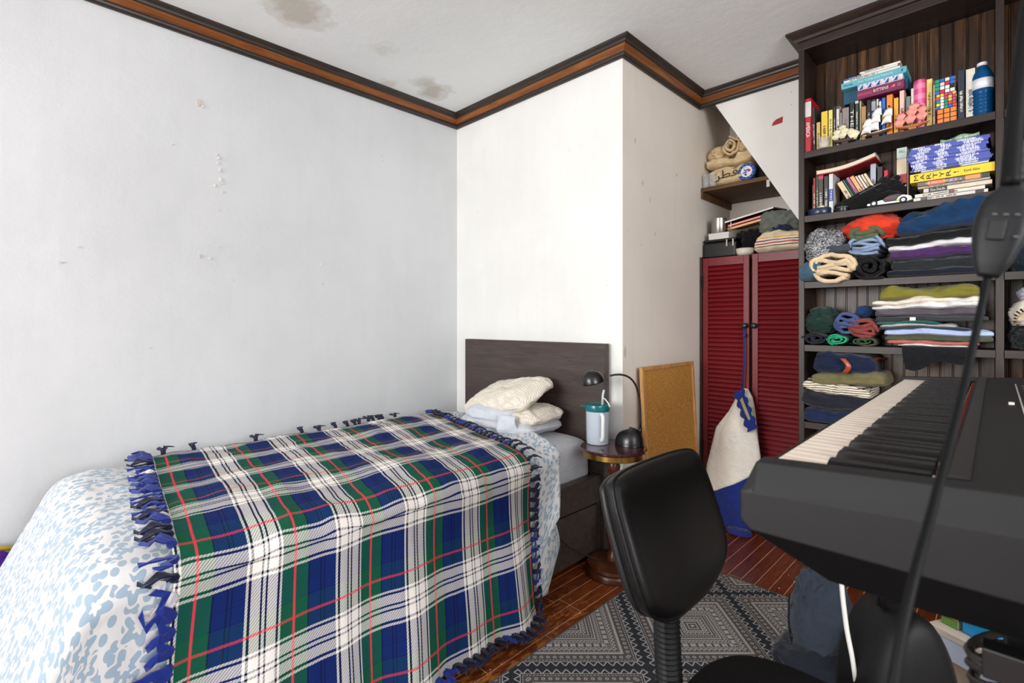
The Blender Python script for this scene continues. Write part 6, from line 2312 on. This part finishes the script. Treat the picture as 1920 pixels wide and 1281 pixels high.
pd = empty('pedal_unit', (-.24, 1.20, .80), 'black pedal box clipped under the piano edge', 'pedal box')
obj('box_body', MB().box(-.145, -.085, 1.15, 1.29, KZ - .185, KZ - .1358), mat('black box plastic', (20, 20, 21), .35), pd, bevel=.012, seg=4)
# low white shelf with a blue bin, set askew
LR = -.49
ls = empty('low_shelf', (-.152, 1.66, 0), 'low white shelf unit holding a bright blue bin under the piano', 'shelf')
LM = Matrix.Translation((-.152, 1.66, 0)) @ Matrix.Rotation(LR, 4, 'Z')
M_wsh = mat('white laminate', (214, 200, 184), .4, .03)
obj('shelf_top', MB().box(0, .46, 0, .24, .315, .333, M=LM), M_wsh, ls, bevel=.002)
obj('shelf_board', MB().box(.019, .441, .005, .235, .14, .155, M=LM), M_wsh, ls, bevel=.002)
for xx in (0, .442):
    obj('side', MB().box(xx, xx + .018, 0, .24, .0065, .3148, M=LM), M_wsh, ls, bevel=.002)
obj('front_lip', MB().box(.0185, .4415, .002, .014, .265, .3148, M=LM), mat('pale blue white panel', (196, 204, 224), .4), ls)
bn2 = empty('blue_bin', (-.06, 1.68, .333), 'bright blue plastic bin on the low white shelf', 'bin')
obj('bin_body', MB().box(.055, .115, .03, .13, .3335, .400, M=LM), mat('bright blue plastic', (28, 150, 214), .35), bn2, bevel=.008, seg=3)
obj('rim', MB().box(.051, .119, .026, .134, .4005, .408, M=LM), mat('bright blue plastic', (28, 150, 214), .35), bn2, bevel=.002)
for i, (col, lab) in enumerate((((96, 140, 60), 'green book lying beside the blue bin on the low shelf'), ((206, 140, 84), 'tan book lying on the green one on the low shelf'))):
    t = empty('book', (-.13, 1.70, .3335 + i * .02), lab, 'book')
    z0 = .3335 + i * .0202
    obj('cover', MB().box(.012, .048, .03, .0312, z0, z0 + .02, M=LM).box(.012, .048, .03, .15, z0, z0 + .0012, M=LM).box(.012, .048, .03, .15, z0 + .0188, z0 + .02, M=LM), cmat(col), t)
    obj('pages', MB().box(.0125, .0475, .0312, .149, z0 + .0012, z0 + .0188, M=LM), M_page, t)
for i in range(3):
    o = obj('paper_sheet', MB().box(.06 + .02 * i, .25 + .02 * i, .02 + .01 * i, .2, .1556 + .008 * i, .162 + .008 * i, M=LM), mat('white card', (216, 212, 206), .7))
    tag(o, ('lowest white paper pad inside the low shelf', 'middle white paper pad inside the low shelf', 'topmost white paper pad inside the low shelf')[i], 'paper pad', 'paper pads in the low shelf')
garment('cloth_bundle', heap((-.24, 1.72, .13), (.06, .09, .13), 45, .06, n=36, zmin=.0065), (176, 152, 128), 'tan cloth bundle between the backpack and the low shelf', 'cloth')
pn.rotation_euler = (0, 0, .016)
pn.location.x -= .008
mr.rotation_euler = (0, 0, .016)
bpy.context.view_layer.update()
